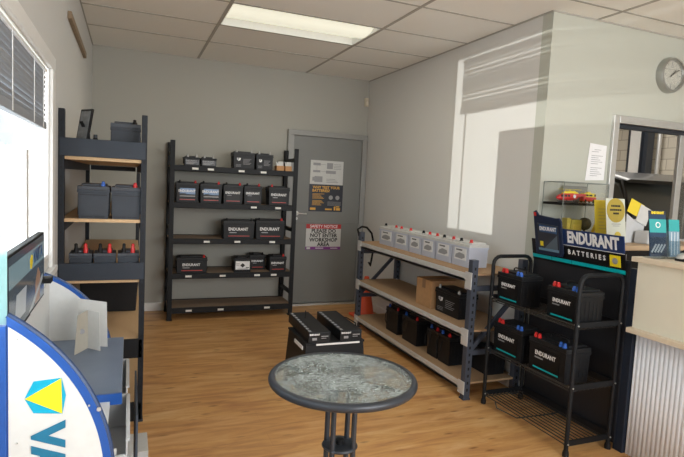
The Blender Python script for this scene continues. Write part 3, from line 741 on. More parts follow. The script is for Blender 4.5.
for i in range(6):
    yc = (ed[i]+ed[i+1])/2; ww = ed[i]-ed[i+1]-.004
    battery(wl[i], GW, (2.30+.0875, yc, .885), -PI/2, ww, .175, .188, 'clear', dress='white', posts=('kr', 'rr', '-k', 'rr', 'kr', 'kr')[i], handle=(i == 4))
bx = thing('cardboard_carton', 'brown cardboard carton on the middle shelf of the silver-beam rack', 'carton', (2.41, 3.69, .49))
obj('box', G().box(-.16, .16, -.115, .115, 0, .222), card_m, bx, .002)
obj('tape', G().box(-.161, .161, -.025, .025, .15, .2235), cardd_m, bx)
obj('flap', G().box(-.16, .16, -.004, .0, .2205, .2235).box(-.16, .0, .114, .1165, .17, .2225), card_m, bx)
battery('black battery with white print in front of the cardboard carton', 'gel battery', (2.355, 3.38, .49), -PI/2, .33, .17, .205, 'black', dress='gel', posts='ll')
GK = 'black batteries on the bottom shelf of the right-hand rack'
for (y1, y0, d, lab) in ((4.335, 4.10, .21, 'black battery with rope handle, farthest on the bottom shelf of the silver-beam rack'), (4.02, 3.76, .22, 'black rope-handled battery on the bottom shelf, second from the far end'),
                         (3.60, 3.44, .19, 'narrow black battery on the bottom shelf, third from the far end'), (3.436, 3.27, .19, 'narrow black battery on the bottom shelf, nearest before the front upright')):
    battery(lab, GK, (2.25+d/2, (y0+y1)/2, .12), -PI/2, y1-y0, d, .235, 'black', dress='rope', posts='br')
battery('black battery tucked behind the near upright of the silver-beam rack', GK, (2.50, 3.13, .12), -PI/2, .20, .17, .20, 'black', posts='kk')
cb = obj('hanging_cable', G().tube([(2.19, 4.90, .93), (2.17, 4.905, 1.0), (2.21, 4.89, 1.03), (2.27, 4.90, 1.02), (2.33, 4.905, .96), (2.36, 4.90, .84), (2.345, 4.905, .70), (2.33, 4.90, .62), (2.31, 4.90, .66)], .011, 8), rubber_m, smooth=True)
tag(cb, 'black cable looped over the far upright of the silver-beam rack', 'cable')

# traffic cone
cn = thing('traffic_cone', 'orange traffic cone on the floor beyond the silver-beam rack', 'cone', (2.44, 5.20, 0))
g = G().box(-.14, .14, -.14, .14, 0, .03)
obj('base', g, cone_m, cn, .012)
obj('cone', G().lathe([(.105, .025), (.095, .045), (.028, .44), (.022, .455), (.012, .455)], 28), cone_m, cn, smooth=True)

# trolley with long batteries
tr = thing('battery_trolley', 'low black wheeled plinth behind the glass table', 'trolley', (.038, 0, 0))
obj('cabinet', G().box(1.05, 1.465, 3.20, 3.60, .05, .385, -.02, -.02).box(1.045, 1.47, 3.195, 3.605, .385, .40), black_m, tr, .004)
obj('front_strip', G().box(1.12, 1.43, 3.189, 3.196, .383, .394), inkwhite_m, tr)
obj('side_sticker', G().box(1.038, 1.046, 3.24, 3.42, .345, .37), inkwhite_m, tr, .002)
for (x, y) in ((1.045, 3.20), (1.46, 3.20), (1.045, 3.60), (1.46, 3.60)):
    cs = obj('caster', G().lathe([(.012, -.013), (.022, -.013), (.024, 0), (.022, .013), (.012, .013)], 16, (x, y, .024), 'X'), rubber_m, tr, smooth=True)
    obj('fork', G().box(x-.018, x-.014, y-.012, y+.012, .018, .055).box(x+.014, x+.018, y-.012, y+.012, .018, .055), alu_m, cs)
for i, (x0, x1) in enumerate(((1.103, 1.256), (1.326, 1.483))):
    t = thing('long_battery', ('long slim black battery on the black plinth, left of the pair', 'long slim black battery on the black plinth, right of the pair')[i], 'battery', ((x0+x1)/2, 3.195, .40), -.04, 'long batteries on the black plinth')
    w = x1-x0
    obj('case', G().box(-w/2, w/2, 0, .54, 0, .072), case_m, t, .004)
    obj('end_label', G().box(.0, w/2-.01, -.001, .004, .018, .05), labelblack_m, t)
    text('lettering', 'ENDURANT', .015, inkwhite_m, t, (-w*.22, -.0005, .055), bold=.0006, sx=.85)
    obj('end_print', G().box(.012, w/2-.016, -.0018, -.001, .04, .046).box(.012, w/2-.03, -.0018, -.001, .028, .032), inkgrey_m, t)
    obj('end_badge', G().box(-w*.32, -w*.12, -.0018, -.0001, .018, .034), inkgrey_m, t)
    g = G()
    for k in range(9): g.box(-w/2+.008, -w/2+.026, .02+.058*k, .05+.058*k, .071, .0735)
    obj('vent_plugs', g, inkgrey_m, t)
    obj('carry_strap', G().tube([(0, .36, .07), (.01, .39, .095), (.03, .46, .10), (.05, .52, .07)] if i == 0 else [(w/2-.01, .1, .07), (w/2, .12, .085), (w/2-.005, .3, .08), (w/2-.01, .33, .07)], .004, 8), rubber_m, t, smooth=True)

# ---------------------------------------------------------------- glass table
tb = thing('patio_table', 'round glass-topped table with charcoal metal rim in the middle of the floor', 'table', (.812, 1.905, 0))
R = .300; zt = .685
g = G(); prof = []
for k in range(13):
    a = PI*(-.5) + PI*k/12 ; prof.append((R-.014+.014*math.cos(a), zt-.016+.016*math.sin(a)))
prof = [(R-.024, zt-.030)] + prof + [(R-.024, zt-.001), (R-.024, zt-.030)]
n = 64; vs = []
for r, z in prof:
    for k in range(n): vs.append((r*math.cos(2*PI*k/n), r*math.sin(2*PI*k/n), z))
g._t(vs, [(i*n+k, i*n+(k+1) % n, (i+1)*n+(k+1) % n, (i+1)*n+k) for i in range(len(prof)-1) for k in range(n)])
obj('rim', g, charcoal_m, tb, smooth=True)
obj('glass_top', G().lathe([(R-.0245, zt-.010), (R-.0245, zt-.004)], 64), rain_m, tb)
legxy = [(.062*math.cos(a), .062*math.sin(a)) for a in (-2.45, -.90, .70, 2.25)]
for (x, y) in legxy:
    d = Vector((x, y, 0)).normalized(); q = Vector((-d.y, d.x, 0))
    pts = []
    for k in range(9):
        s_ = k/8; rr = .062 + (.262-.062)*s_; bend = math.sin(s_*PI)*.045
        pts.append(d*rr + q*bend + Vector((0, 0, zt-.040+.016*s_)))
    pts = [Vector((x, y, .06)), Vector((x, y, zt-.09)), Vector((x, y, zt-.055))] + pts[0:]
    obj('leg_tube', G().tube(pts, .011, 10), charcoal_m, tb, smooth=True)
    ft = [Vector((x, y, .08)), Vector((x, y, .06))*1.0, d*.10+Vector((0, 0, .035)), d*.18+Vector((0, 0, .018)), d*.26+Vector((0, 0, .013))]
    obj('foot', G().tube(ft, .011, 10), charcoal_m, tb, smooth=True)
obj('collar', G().lathe([(.0, .385), (.070, .385), (.074, .390), (.070, .396), (.0, .396)], 32), charcoal_m, tb, smooth=True)
obj('collar', G().lathe([(.0, .085), (.072, .085), (.072, .10), (0, .10)], 32), charcoal_m, tb, smooth=True)
obj('hub_bolt', G().lathe([(.016, .396), (.016, .415), (0, .418)], 16), rubber_m, tb, smooth=True)

# ---------------------------------------------------------------- battery display stand
ds = thing('display_stand', 'black tubular display stand with wire shelves beside the counter', 'display stand', (0, 0, 0))
FX, BX, YN, YFR, zt = 2.275, 2.592, 2.125, 2.862, 1.02
for y in (YN, YFR):
    r = .055; pts = [(FX, y, .03), (FX, y, zt-r)]
    pts += [(FX+r-r*math.cos(a), y, zt-r+r*math.sin(a)) for a in (PI/8, PI/4, 3*PI/8, PI/2)]
    pts += [(BX-r+r*math.sin(a), y, zt-r+r*math.cos(a)) for a in (0, PI/8, PI/4, 3*PI/8)]
    pts += [(BX, y, zt-r), (BX, y, .03)]
    e = obj('end_frame', G().tube(pts, .0125, 12), black_m, ds, smooth=True)
    for z in (.745, .395, .075): obj('cross_rail', G().box(FX, BX, y-.006, y+.006, z-.016, z+.016), black_m, e, .002)
    for x in (FX, BX): obj('caster', G().lathe([(.010, 0), (.017, .002), (.018, .020), (.015, .034)], 14, (x, y, 0)), rubber_m, e, smooth=True)
    g = G()
    for z in (.745, .395, .075):
        for x in (FX, BX): g.lathe([(.0045, -.0155), (.0045, .0155)], 10, (x, y, z), 'Y')
    obj('bolt', g, alu_m, e)
for z in (.722, .372, .065):
    g = G(); nw = 10
    for k in range(nw+1): g.tube([(FX+(BX-FX)*k/nw, YN, z), (FX+(BX-FX)*k/nw, YFR, z)], .0034, 8)
    for y in (YN+.02, (YN+YFR)/2, YFR-.02): g.tube([(FX, y, z-.005), (BX, y, z-.005)], .003, 6)
    s_ = obj('wire_shelf', g, wire_m, ds)
    obj('rail', G().tube([(FX, YN, z+.02), (FX, YFR, z+.02)], .004, 8), wire_m, s_)
    obj('rail', G().box(BX-.004, BX+.004, YN, YFR, z, z+.035), black_m, s_)
g = G()
g.tube([(FX, YFR-.12, .06), (FX-.0, YFR-.14, .028), (FX+.03, YFR-.30, .026), (BX-.04, YFR-.36, .05)], .004, 8)
obj('loose_strut', g, wire_m, ds, smooth=True)
bp_ = obj('back_board', G().box(2.612, 2.622, YN-.02, YFR+.0, .04, 1.10), M('board_black', (.012, .013, .017), .45), ds)
SXX = 2.611
hd = obj('header_sign', G().box(SXX-.006, SXX, 2.12, 2.86, 1.008, 1.15), labelblack_m, ds)
obj('blue_band', G().box(SXX-.0075, SXX-.001, 2.121, 2.575, 1.142, 1.243), navy_m, hd)
obj('white_rule', G().box(SXX-.0085, SXX-.001, 2.121, 2.575, 1.139, 1.142), inkwhite_m, hd)
obj('teal_stripe', G().box(SXX-.0078, SXX-.001, 2.121, 2.51, 1.022, 1.045).box(SXX-.0078, SXX-.001, 2.515, 2.68, 1.022, 1.045).box(SXX-.0078, SXX-.001, 2.685, 2.859, 1.022, 1.045), teal_m, hd)
def side_text(name, s, size, m, parent, y, z, x, **k):
    return text(name, s, size, m, parent, (x, y, z), rz=-PI/2, **k)
side_text('lettering', 'ENDURANT', .098, inkwhite_m, hd, 2.345, 1.192, SXX-.0086, bold=.0045, sx=.72)
side_text('lettering', 'BATTERIES', .042, inkwhite_m, hd, 2.395, 1.098, SXX-.0072, bold=.0013, sx=.90, space=1.7)
obj('yellow_badge', G().box(SXX-.0085, SXX-.001, 2.150, 2.222, 1.058, 1.125), yellow_m, hd)
obj('badge_disc', G().lathe([(.019, -.0095), (.019, 0)], 20, (SXX, 2.186, 1.092), 'X'), inkgrey_m, hd)
cut = obj('battery_cutout', G().prism([(2.925, 1.06), (2.925, 1.345), (2.90, 1.355), (2.87, 1.325), (2.70, 1.312), (2.665, 1.315), (2.645, 1.295), (2.645, 1.09), (2.66, 1.06)], SXX-.020, SXX-.008, 'YZ'), M('cutout_navy', (.010, .020, .055), .35), ds, .003)
obj('face_panel', G().prism([(2.885, 1.085), (2.89, 1.27), (2.675, 1.262), (2.675, 1.085)], SXX-.023, SXX-.020, 'YZ'), M('battery_picture', (.030, .036, .050), .3), cut)
obj('face_band', G().prism([(2.868, 1.215), (2.868, 1.262), (2.69, 1.254), (2.69, 1.21)], SXX-.0245, SXX-.0225, 'YZ'), M('pale_navy', (.03, .09, .22), .4), cut)
side_text('lettering', 'ENDURANT', .036, inkwhite_m, cut, 2.778, 1.236, SXX-.0250, bold=.001, sx=.88)
obj('yellow_tab', G().box(SXX-.0245, SXX-.022, 2.835, 2.866, 1.118, 1.150), yellow_m, cut)
obj('grey_sweep', G().prism([(2.83, 1.10), (2.69, 1.20), (2.69, 1.10)], SXX-.0243, SXX-.022, 'YZ'), M('sweep', (.10, .13, .16), .4), cut)
obj('silver_foot', G().box(SXX-.0245, SXX-.022, 2.68, 2.885, 1.088, 1.104), M('sky_foot', (.14, .26, .36), .4), cut)
obj('red_corner', G().box(SXX-.022, SXX-.018, 2.893, 2.918, 1.318, 1.342), red_m, cut)

tilt_ = Matrix.Translation((SXX, 0, 1.008)) @ Matrix.Rotation(math.radians(-11), 4, 'Y') @ Matrix.Translation((-SXX, 0, -1.008))
hd.matrix_local = tilt_
cut.matrix_local = tilt_ @ Matrix.Translation((0, -.078, -.004)) @ Matrix.Translation((0, 2.645, 0)) @ Matrix.Diagonal((1, .87, 1, 1)) @ Matrix.Translation((0, -2.645, 0))
GS = 'batteries on the black display stand'
for (y1, y0, x0, d, z, h, lab, hn) in (
    (2.84, 2.60, 2.295, .17, .7258, .215, 'upper battery on the display stand farther from the counter', True),
    (2.385, 2.14, 2.295, .185, .7258, .212, 'upper battery on the display stand nearer the counter', True),
    (2.84, 2.56, 2.295, .17, .3758, .225, 'lower battery on the display stand farther from the counter', False),
    (2.50, 2.20, 2.295, .19, .3758, .225, 'lower battery on the display stand nearer the counter', True)):
    battery(lab + ', black with teal stripe', GS, (x0+d/2, (y0+y1)/2, z), -PI/2, y1-y0, d, h, 'black', dress='stand', posts='rb', handle=hn)

# ---------------------------------------------------------------- counter
ct = thing('service_counter', 'service counter with cream panel and corrugated iron front at right edge', 'counter', (0, 0, 0))
CY0, CY1 = -.3, 2.075
obj('counter_top', G().box(2.590, 3.20, CY0, CY1+.01, 1.105, 1.132), ply_m, ct, .002)
obj('upper_panel', G().box(2.620, 2.650, CY0, CY1-.01, .735, 1.105), cream_m, ct, .001)
obj('ledge', G().box(2.585, 2.70, CY0, CY1, .708, .735), ply_m, ct, .002)
g = G(); pts = []
y = CY0; k = 0
N = int((CY1-.02-CY0)/.00325)
vs = []; 
for k in range(N+1):
    y = CY0 + k*.00325; x = 2.652 - .0045*abs(math.sin(PI*k*.00325/.026))
    vs += [(x, y, .0), (x, y, .708)]
g._t(vs, [(2*i, 2*i+2, 2*i+3, 2*i+1) for i in range(N)])
ci = obj('corrugated_front', g, iron_m, ct, smooth=True); s_ = ci.modifiers.new('t', 'SOLIDIFY'); s_.thickness = .001
obj('end_panel', G().box(2.662, 3.18, CY1-.02, CY1-.002, 0, 1.105), darknavy_m, ct)
obj('inner_frame', G().box(2.662, 2.70, CY0, CY1-.03, 0, .70), darknavy_m, ct)
obj('corner_post', G().box(2.625, 2.662, CY1-.016, CY1+.045, 0, 1.06), darknavy_m, ct, .002)
# black cabinet with timber top behind the counter
cbn = thing('back_cabinet', 'black cabinet with a timber top under the workshop opening', 'cabinet', (0, 0, 0))
obj('body', G().box(2.69, 3.86, 2.44, 2.865, .0, 1.115), labelblack_m, cbn, .003)
obj('timber_top', G().box(2.68, 3.88, 2.42, 2.866, 1.115, 1.148), M('cabinet_timber', (.52, .37, .23), .5, nscale=20, namt=.12), cbn, .008)
for x in (2.98, 3.27, 3.56): obj('door_gap', G().box(x-.002, x+.002, 2.437, 2.441, .04, 1.09), inkgrey_m, cbn)

# glass display case
dc = thing('display_case', 'glass display case with a black shelf holding toy vehicles', 'display case', (0, 0, 0))
a0, a1, b0, b1, c0, c1 = 2.672, 3.072, 2.70, 2.885, 1.149, 1.54
obj('glass_pane', G().box(a0, a1, b0, b0+.004, c0+.012, c1-.004), caseglass_m, dc)
obj('glass_pane', G().box(a0, a0+.004, b0+.004, b1, c0+.012, c1-.004), caseglass_m, dc)
obj('glass_pane', G().box(a1-.004, a1, b0+.004, b1, c0+.012, c1-.004), caseglass_m, dc)
obj('glass_top', G().box(a0, a1, b0, b1, c1-.004, c1), caseglass_m, dc)
obj('back_panel', G().box(a0+.17, a1-.004, b1-.006, b1, 1.405, c1-.02), M('case_back_grey', (.22, .22, .20), .5), dc)
g = G()
for (p, q) in (((a0, b0, c1), (a1, b0, c1)), ((a0, b0, c1), (a0, b1, c1)), ((a1, b0, c1), (a1, b1, c1)), ((a0, b1, c1), (a1, b1, c1))): g.bar(p, q, .005, .005)
for (x, y) in ((a0, b0), (a1, b0), (a0, b1), (a1, b1)): g.bar((x, y, c0), (x, y, c1), .004, .004)
obj('edge_trim', g, M('glass_edge', (.22, .25, .23), .25), dc)
obj('shelf', G().box(a0+.004, a1-.004, b0+.004, b1, 1.385, 1.403), labelblack_m, dc)
obj('base', G().box(a0, a1, b0, b1, c0, c0+.012), labelblack_m, dc)
# toy helicopter
hp = thing('toy_helicopter', 'red and yellow toy rescue helicopter on the display case shelf', 'toy', (2.815, 2.79, 1.404), .0); hp.scale = (1.22, 1.0, 1.22)
def lof2(secs, n=14):
    g = G(); vs = []
    for (x, ry, rz_, cz) in secs: vs += [(x, ry*math.cos(2*PI*k/n), cz+rz_*math.sin(2*PI*k/n)) for k in range(n)]
    fs = [(i*n+k, i*n+(k+1) % n, (i+1)*n+(k+1) % n, (i+1)*n+k) for i in range(len(secs)-1) for k in range(n)]
    fs += [tuple(range(n)), tuple((len(secs)-1)*n+k for k in range(n-1, -1, -1))]
    g._t(vs, fs); return g
obj('fuselage', lof2([(-.095, .004, .004, .024), (-.08, .018, .014, .026), (-.05, .026, .021, .030), (.0, .028, .024, .032), (.045, .022, .020, .034), (.07, .010, .010, .040), (.12, .006, .007, .044)]), red_m, hp, smooth=True)
obj('engine_cowl', lof2([(-.055, .006, .004, .050), (-.03, .016, .011, .054), (.03, .016, .011, .055), (.06, .006, .006, .050)]), yellow_m, hp, smooth=True)
g = G()
for x in (-.068, -.046, -.024): g.box(x-.008, x+.006, -.029, -.018, .030, .042)
obj('cabin_window', g, rubber_m, hp, .002)
obj('roundel', G().lathe([(.010, -.0295), (.010, -.02)], 16, (.015, 0, .034), 'Y'), inkwhite_m, hp)
obj('skid', G().tube([(-.07, -.02, .006), (-.06, -.02, .003), (.05, -.02, .003)], .0025, 6).tube([(-.07, .02, .006), (-.06, .02, .003), (.05, .02, .003)], .0025, 6).tube([(-.03, -.02, .003), (-.03, -.012, .016)], .002, 6).tube([(.02, -.02, .003), (.02, -.012, .016)], .002, 6), rubber_m, hp)
obj('rotor', G().tube([(0, 0, .06), (0, 0, .072)], .003, 8).box(-.085, .085, -.004, .004, .071, .073).box(-.004, .004, -.06, .06, .071, .073), yellow_m, hp)
tp = thing('toy_rescue_truck', 'red and yellow toy rescue truck behind the toy helicopter', 'toy', (3.005, 2.81, 1.404), .0); tp.scale = (.72, .8, 1.15)
obj('chassis', G().box(-.085, .085, -.024, .024, .010, .036), red_m, tp, .004)
obj('upper_body', G().box(-.075, .05, -.022, .022, .036, .060).box(-.02, .02, -.014, .014, .060, .068), yellow_m, tp, .005)
obj('cab', G().prism([(.050, .036), (.085, .036), (.080, .050), (.068, .060), (.05, .060)], -.022, .022), yellow_m, tp, .002)
obj('cab_window', G().box(.056, .076, -.0235, .0235, .040, .054).box(-.06, -.02, -.0235, .0235, .042, .052).box(-.01, .03, -.0235, .0235, .042, .052), rubber_m, tp)
for x in (-.055, .05):
    for s_ in (-1, 1): obj('wheel', G().lathe([(.012, -.004), (.012, .004)], 14, (x, s_*.022, .012), 'Y'), rubber_m, tp)
# gold boxes inside the case
for i, (x, z, w, h, d) in enumerate(((2.80, 1.161, .035, .135, .06), (2.87, 1.161, .095, .125, .06))):
    t = thing('yellow_box', ('narrow yellow product box in the lower part of the display case', 'wide yellow product box in the lower part of the display case')[i], 'box', (x, 2.79, z), 0, 'yellow boxes in the display case')
    obj('box', G().box(-w/2, w/2, -d/2, d/2, 0, h), M('mustard_card', (.52, .42, .06), .5), t, .002)
    obj('panel', G().box(-w*.35, w*.35, -d/2-.001, -d/2, h*.2, h*.75), gold_m, t)
t = thing('spray_can', 'dark globe trophy in the lower right of the display case', 'trophy', (2.985, 2.80, 1.161))
t.name = 'globe_trophy'
obj('base', G().lathe([(.0, 0), (.035, 0), (.03, .012), (.01, .02), (.008, .055)], 20), charcoal_m, t, smooth=True)
obj('globe', G().lathe([(.045*math.sin(PI*k/12)+.0005, .095-.045*math.cos(PI*k/12)) for k in range(13)], 24), carglass_m, t, smooth=True)

# things on the cabinet top
yb = thing('yellow_brochure', 'yellow brochure standing behind the gold seal certificate', 'brochure', (2.955, 2.60, 1.148))
obj('card', G().box(-.072, .072, 0, .002, 0, .285, M=Matrix.Rotation(math.radians(-8), 4, 'X')), paperyellow_m, yb)
g = G()
for k in range(7): g.box(-.04, .03-.012*(k % 3), -.001, .0, .09+.022*k, .096+.022*k, M=Matrix.Rotation(math.radians(-8), 4, 'X'))
obj('print', g, gold_m, yb)
obj('easel', G().bar((0, .045, .2), (0, .12, .001), .03, .002), paperyellow_m, yb)
gc = thing('certificate_holder', 'clear holder with a pale leaflet carrying a gold round seal', 'leaflet holder', (2.958, 2.50, 1.148))
R8 = Matrix.Rotation(math.radians(-8), 4, 'X')
obj('leaflet', G().box(-.085, .085, 0, .002, .01, .300, M=R8), M('pale_leaflet', (.62, .64, .55), .5), gc)
obj('gold_seal', G().lathe([(.080, -.003), (.080, -.0005)], 32, (0, 0, .222), 'Y'), M('seal_gold', (.50, .38, .07), .3, .3), gc).matrix_local = R8
g = G()
for zz, ww in ((.245, .042), (.219, .052), (.196, .026)):
    for k in range(6): g.box(-ww+k*ww/3, -ww+(k+.75)*ww/3, -.0042, -.003, zz, zz+.012)
obj('seal_print', g, inkblack_m, gc).matrix_local = R8
obj('small_print', G().box(-.04, .04, -.001, 0, .13, .135, M=R8).box(-.03, .03, -.001, 0, .118, .122, M=R8), inkgrey_m, gc)
obj('small_seal', G().lathe([(.028, -.003), (.028, -.0005)], 24, (.01, 0, .055), 'Y'), gold_m, gc).matrix_local = R8
obj('acrylic_foot', G().box(-.088, .088, -.004, .075, 0, .004), acrylic_m, gc)
yr = thing('folded_leaflets', 'yellow and white leaflets fanned to the right of the gold seal certificate', 'leaflets', (3.24, 2.60, 1.148))
mt = Matrix.Translation((0, 0, .15)) @ Matrix.Rotation(.35, 4, 'Y')
obj('yellow_leaflet', G().box(-.11, .03, 0, .002, .03, .125, M=mt), paperyellow_m, yr)
obj('white_leaflet', G().box(-.01, .10, -.004, -.002, .0, .12, M=mt), paper_m, yr)
obj('grey_leaflet', G().prism([(-.08, .0), (.07, .0), (.10, .18), (-.02, .16), (-.09, .20)], .004, .006), bin_m, yr)
obj('backing_block', G().box(-.10, .08, .012, .06, 0, .14), bin_m, yr, .004)
wb = thing('white_box', 'crumpled pale box on the timber cabinet top', 'box', (3.315, 2.55, 1.148), .15)
obj('box', G().box(-.09, .09, -.05, .05, 0, .085, -.008, 0), bin_m, wb, .01)
obj('lid_flap', G().box(-.08, .06, -.055, -.048, .05, .10), paper_m, wb)

# on the counter top
def holder(label, x, y, w, h, rz, kind):
    t = thing('brochure_holder', label, 'brochure holder', (x, y, 1.132), rz, 'brochure holders on the counter')
    T = Matrix.Rotation(math.radians(-9), 4, 'X')
    if kind == 0:
        b_ = obj('brochure', G().box(-w/2, w/2, 0, .006, .01, h, M=T), M('brochure_navy', (.012, .04, .09), .35), t)
        obj('header_print', G().box(-w*.48, w*.48, -.0008, 0, h-.022, h-.003, M=T), inkblack_m, b_)
        q = text('heading', 'ENDURANT', .019, yellow_m, b_, (0, 0, 0), bold=.0008, sx=.8); q.matrix_local = T @ Matrix.Translation((0, -.0012, h-.012)) @ Matrix.Rotation(PI/2, 4, 'X')
        obj('teal_panel', G().box(-w*.5, w*.5, -.0008, 0, h*.54, h*.82, M=T), M('brochure_teal', (.03, .34, .34), .4), b_)
        obj('ring_mark', G().lathe([(.016, -.002), (.016, -.0006)], 20, (0, 0, h*.70), 'Y'), inkwhite_m, b_).matrix_local = T
        obj('ring_centre', G().lathe([(.011, -.0026), (.011, -.0006)], 20, (0, 0, h*.70), 'Y'), M('brochure_teal', (.03, .34, .34), .4), b_).matrix_local = T
        g = G()
        for k in range(4): g.prism([(-w*.45+k*.02, .035), (-w*.38+k*.02, .03), (-w*.1+k*.02, .075), (-w*.17+k*.02, .08)], -.0015, -.0006)
        obj('battery_pictures', g, bin_m, b_).matrix_local = T
    else:
        b_ = obj('leaflet_stack', G().box(-w/2, w/2, 0, .02, .01, h, M=T), M('leaflet_blue', (.20, .30, .38), .35), t)
        obj('teal_top', G().box(-w/2, w/2, -.001, .021, h*.70, h+.001, M=T), M('brochure_teal', (.03, .34, .34), .4), b_)
        g = G()
        for k in range(3): g.bar(T @ Vector((-w*.35+k*w*.3, -.001, .02)), T @ Vector((-w*.25+k*w*.3, -.001, h*.68)), .003, .001, (0, 1, 0))
        obj('printed_rays', g, inkwhite_m, b_)
    obj('acrylic_pocket', G().box(-w/2-.003, w/2+.003, -.006, -.003, .004, h*.45, M=T).box(-w/2-.003, w/2+.003, -.03, .05, 0, .004), acrylic_m, t)
holder('clear counter holder with a navy and teal brochure showing batteries', 2.692, 2.00, .110, .262, -.15, 0)
holder('clear counter holder with teal-topped leaflets, right of the navy brochure', 2.800, 1.985, .070, .215, -.15, 1)
cbell = thing('counter_bell', 'dark counter bell with chrome dome at the right edge of the counter', 'bell', (2.74, 1.895, 1.132))
obj('base', G().lathe([(.0, 0), (.04, 0), (.04, .008), (.036, .012), (0, .012)], 28), rubber_m, cbell, smooth=True)
obj('dome', G().lathe([(.036, .013), (.034, .024), (.025, .036), (.010, .043), (.0, .044)], 28), alu_m, cbell, smooth=True)
obj('button', G().lathe([(.004, .042), (.004, .052), (.008, .053), (.006, .058), (0, .059)], 14), rubber_m, cbell, smooth=True)
kc = obj('key_cable', G().tube([(2.70, 1.88, 1.138), (2.71, 1.84, 1.150), (2.75, 1.81, 1.155), (2.80, 1.83, 1.145), (2.83, 1.88, 1.138), (2.80, 1.93, 1.137)], .006, 8), rubber_m, smooth=True)
tag(kc, 'coiled black cord lying next to the counter bell', 'cord')

# ---------------------------------------------------------------- front left: battery display unit
vd = thing('promotional_display', 'blue-edged white display unit with quarter-round side panels below the window', 'display unit', (0, 0, 0))
def arc(cx, cz, R, x0, zb, a_off=0, n=28):
    """closed outline in XZ: quarter circle to the right, straight edge at x0, bottom zb"""
    a0 = math.acos(max(-1, min(1, (x0-cx)/R)))
    pts = [(cx+R*math.cos(a0*(1-k/n)), cz+R*math.sin(a0*(1-k/n))) for k in range(n+1)]
    return pts + [(cx+R, zb), (x0, zb)]
def side_panel(cx, cz, R, x0, y, zb, logo):
    p = obj('side_panel', G().prism(arc(cx, cz, R, x0, zb), y, y+.018), brandblue_m, vd)
    obj('panel_edge', G().tube([(x, y+.009, z) for x, z in arc(cx, cz, R, x0, zb)[:-1]], .0065, 8), M('edge_navy', (.02, .05, .14), .4), p, smooth=True)
    obj('white_face', G().prism(arc(cx, cz, R-.016, x0+.003, zb+.03), y-.0015, y), M('display_white', (.66, .67, .66), .4), p)
    return p
pn1 = side_panel(-.477, .782, .452, -.2225, 1.20, .06, True)
pn2 = side_panel(-.494, .592, .43, XL+.015, 2.60, .06, False)
yl = 1.198
obj('cyan_mark', G().prism([(-.191, .983), (-.175, 1.018), (-.124, 1.021), (-.116, .983), (-.122, .944), (-.175, .951)], yl-.0012, yl), cyan_m, pn1)
obj('yellow_mark', G().prism([(-.1905, .983), (-.1245, 1.0205), (-.1225, .9445)], yl-.002, yl), yellow_m, pn1)
text('lettering', 'VARTA', .080, tealdark_m, pn1, (-.151, yl-.0016, .924), spin=-PI/2, align='LEFT', bold=.0042, sx=1.0)
g = G()
for (x, z) in ((-.228, 1.07), (-.228, 1.02), (-.228, .975), (-.228, .90), (-.053, .945), (-.035, .80)):
    g.lathe([(.0045, -.003), (.0045, .0)], 12, (x, 1.20 if x < -.23 else 1.199, z), 'Y')
for (x, z) in ((-.205, 1.107), (-.205, .89), (-.072, .955)): g.lathe([(.002, -.003), (.002, 0)], 8, (x, 1.199, z), 'Y')
obj('rivets', g, alu_m, pn1)
obj('post', G().box(-.262, -.2225, 1.195, 1.225, 0, 1.135), brandblue_m, vd, .002)
hp_ = obj('acrylic_header', G().box(XL+.02, -.2225, 1.205, 1.209, 1.137, 1.497), tealfilm_m, vd, label='pale teal translucent header panel')
g = G()
for k in range(7): g.box(-.30, -.232, 1.2035, 1.205, 1.38-.035*k, 1.39-.035*k)
obj('header_print', g, translucent_mat('pale_teal_print', (.5, .75, .75), .6, .5), hp_)
obj('back_panel', G().box(XL+.022, XL+.036, 1.218, 2.60, .06, .96), M('display_white', (.8, .81, .79), .35), vd)
obj('plinth', G().box(XL+.036, -.07, 1.22, 2.60, 0, .10), brandblue_m, vd, .003)
shf = []
for (z, xr, y1) in ((.675, -.020, 2.52), (.52, .005, 2.56), (.36, .015, 2.57)):
    s_ = obj('shelf', G().box(XL+.036, xr-.03, 1.22, 2.597, z-.012, z), M('display_white', (.8, .81, .79), .35), vd)
    shf.append(s_)
ty = thing('display_tray', 'grey-blue flat tray with blue front on the display unit\'s top tier', 'tray', (0, 0, 0))
g = G().prism([(1.90, .672+.004), (2.53, .676), (2.53, .712), (1.90, .700)], -.31, -.012, 'YZ')
obj('tray', g, tray_m, ty, .004)
obj('blue_front', G().box(-.13, -.012, 1.892, 1.900, .662, .700), brandblue_m, ty)
GBn = 'pale grey bins on the display unit'
def bin_(label, x0, x1, y0, y1, z0, z1, m=bin_m, wall=.006):
    t = thing('storage_bin', label, 'bin', ((x0+x1)/2, (y0+y1)/2, z0), 0, GBn)
    a, b, h = (x1-x0)/2, (y1-y0)/2, z1-z0
    obj('shell', G().box(-a, a, -b, b, 0, wall).box(-a, -a+wall, -b, b, 0, h).box(a-wall, a, -b, b, 0, h).box(-a, a, -b, -b+wall, 0, h*.6).box(-a, a, b-wall, b, 0, h), m, t, .002)
    obj('lip', G().box(-a-.005, -a+wall, -b, b, h, h+.006).box(a-wall, a+.006, -b, b, h, h+.006).box(-a, a, b-wall, b+.005, h, h+.006).box(-a, a, -b-.005, -b+wall, h*.6, h*.6+.006), m, t)
    obj('card', G().box(-a*.6, a*.5, -b+wall+.004, -b+wall+.007, wall, h*.8), paper_m, t)
bin_('pale grey bin just below the grey-blue tray, farther from the camera', -.12, .006, 2.08, 2.40, .521, .645)
bin_('pale grey bin on the second tier close to the round blue panel', -.12, .008, 1.66, 2.02, .521, .640)
bin_('pale grey bin on the third tier behind the round blue panel', -.12, .016, 1.70, 2.05, .361, .47)
dk = thing('side_board', 'dark grey upright board at the open side of the display unit', 'board', (.040, 2.28, 0))
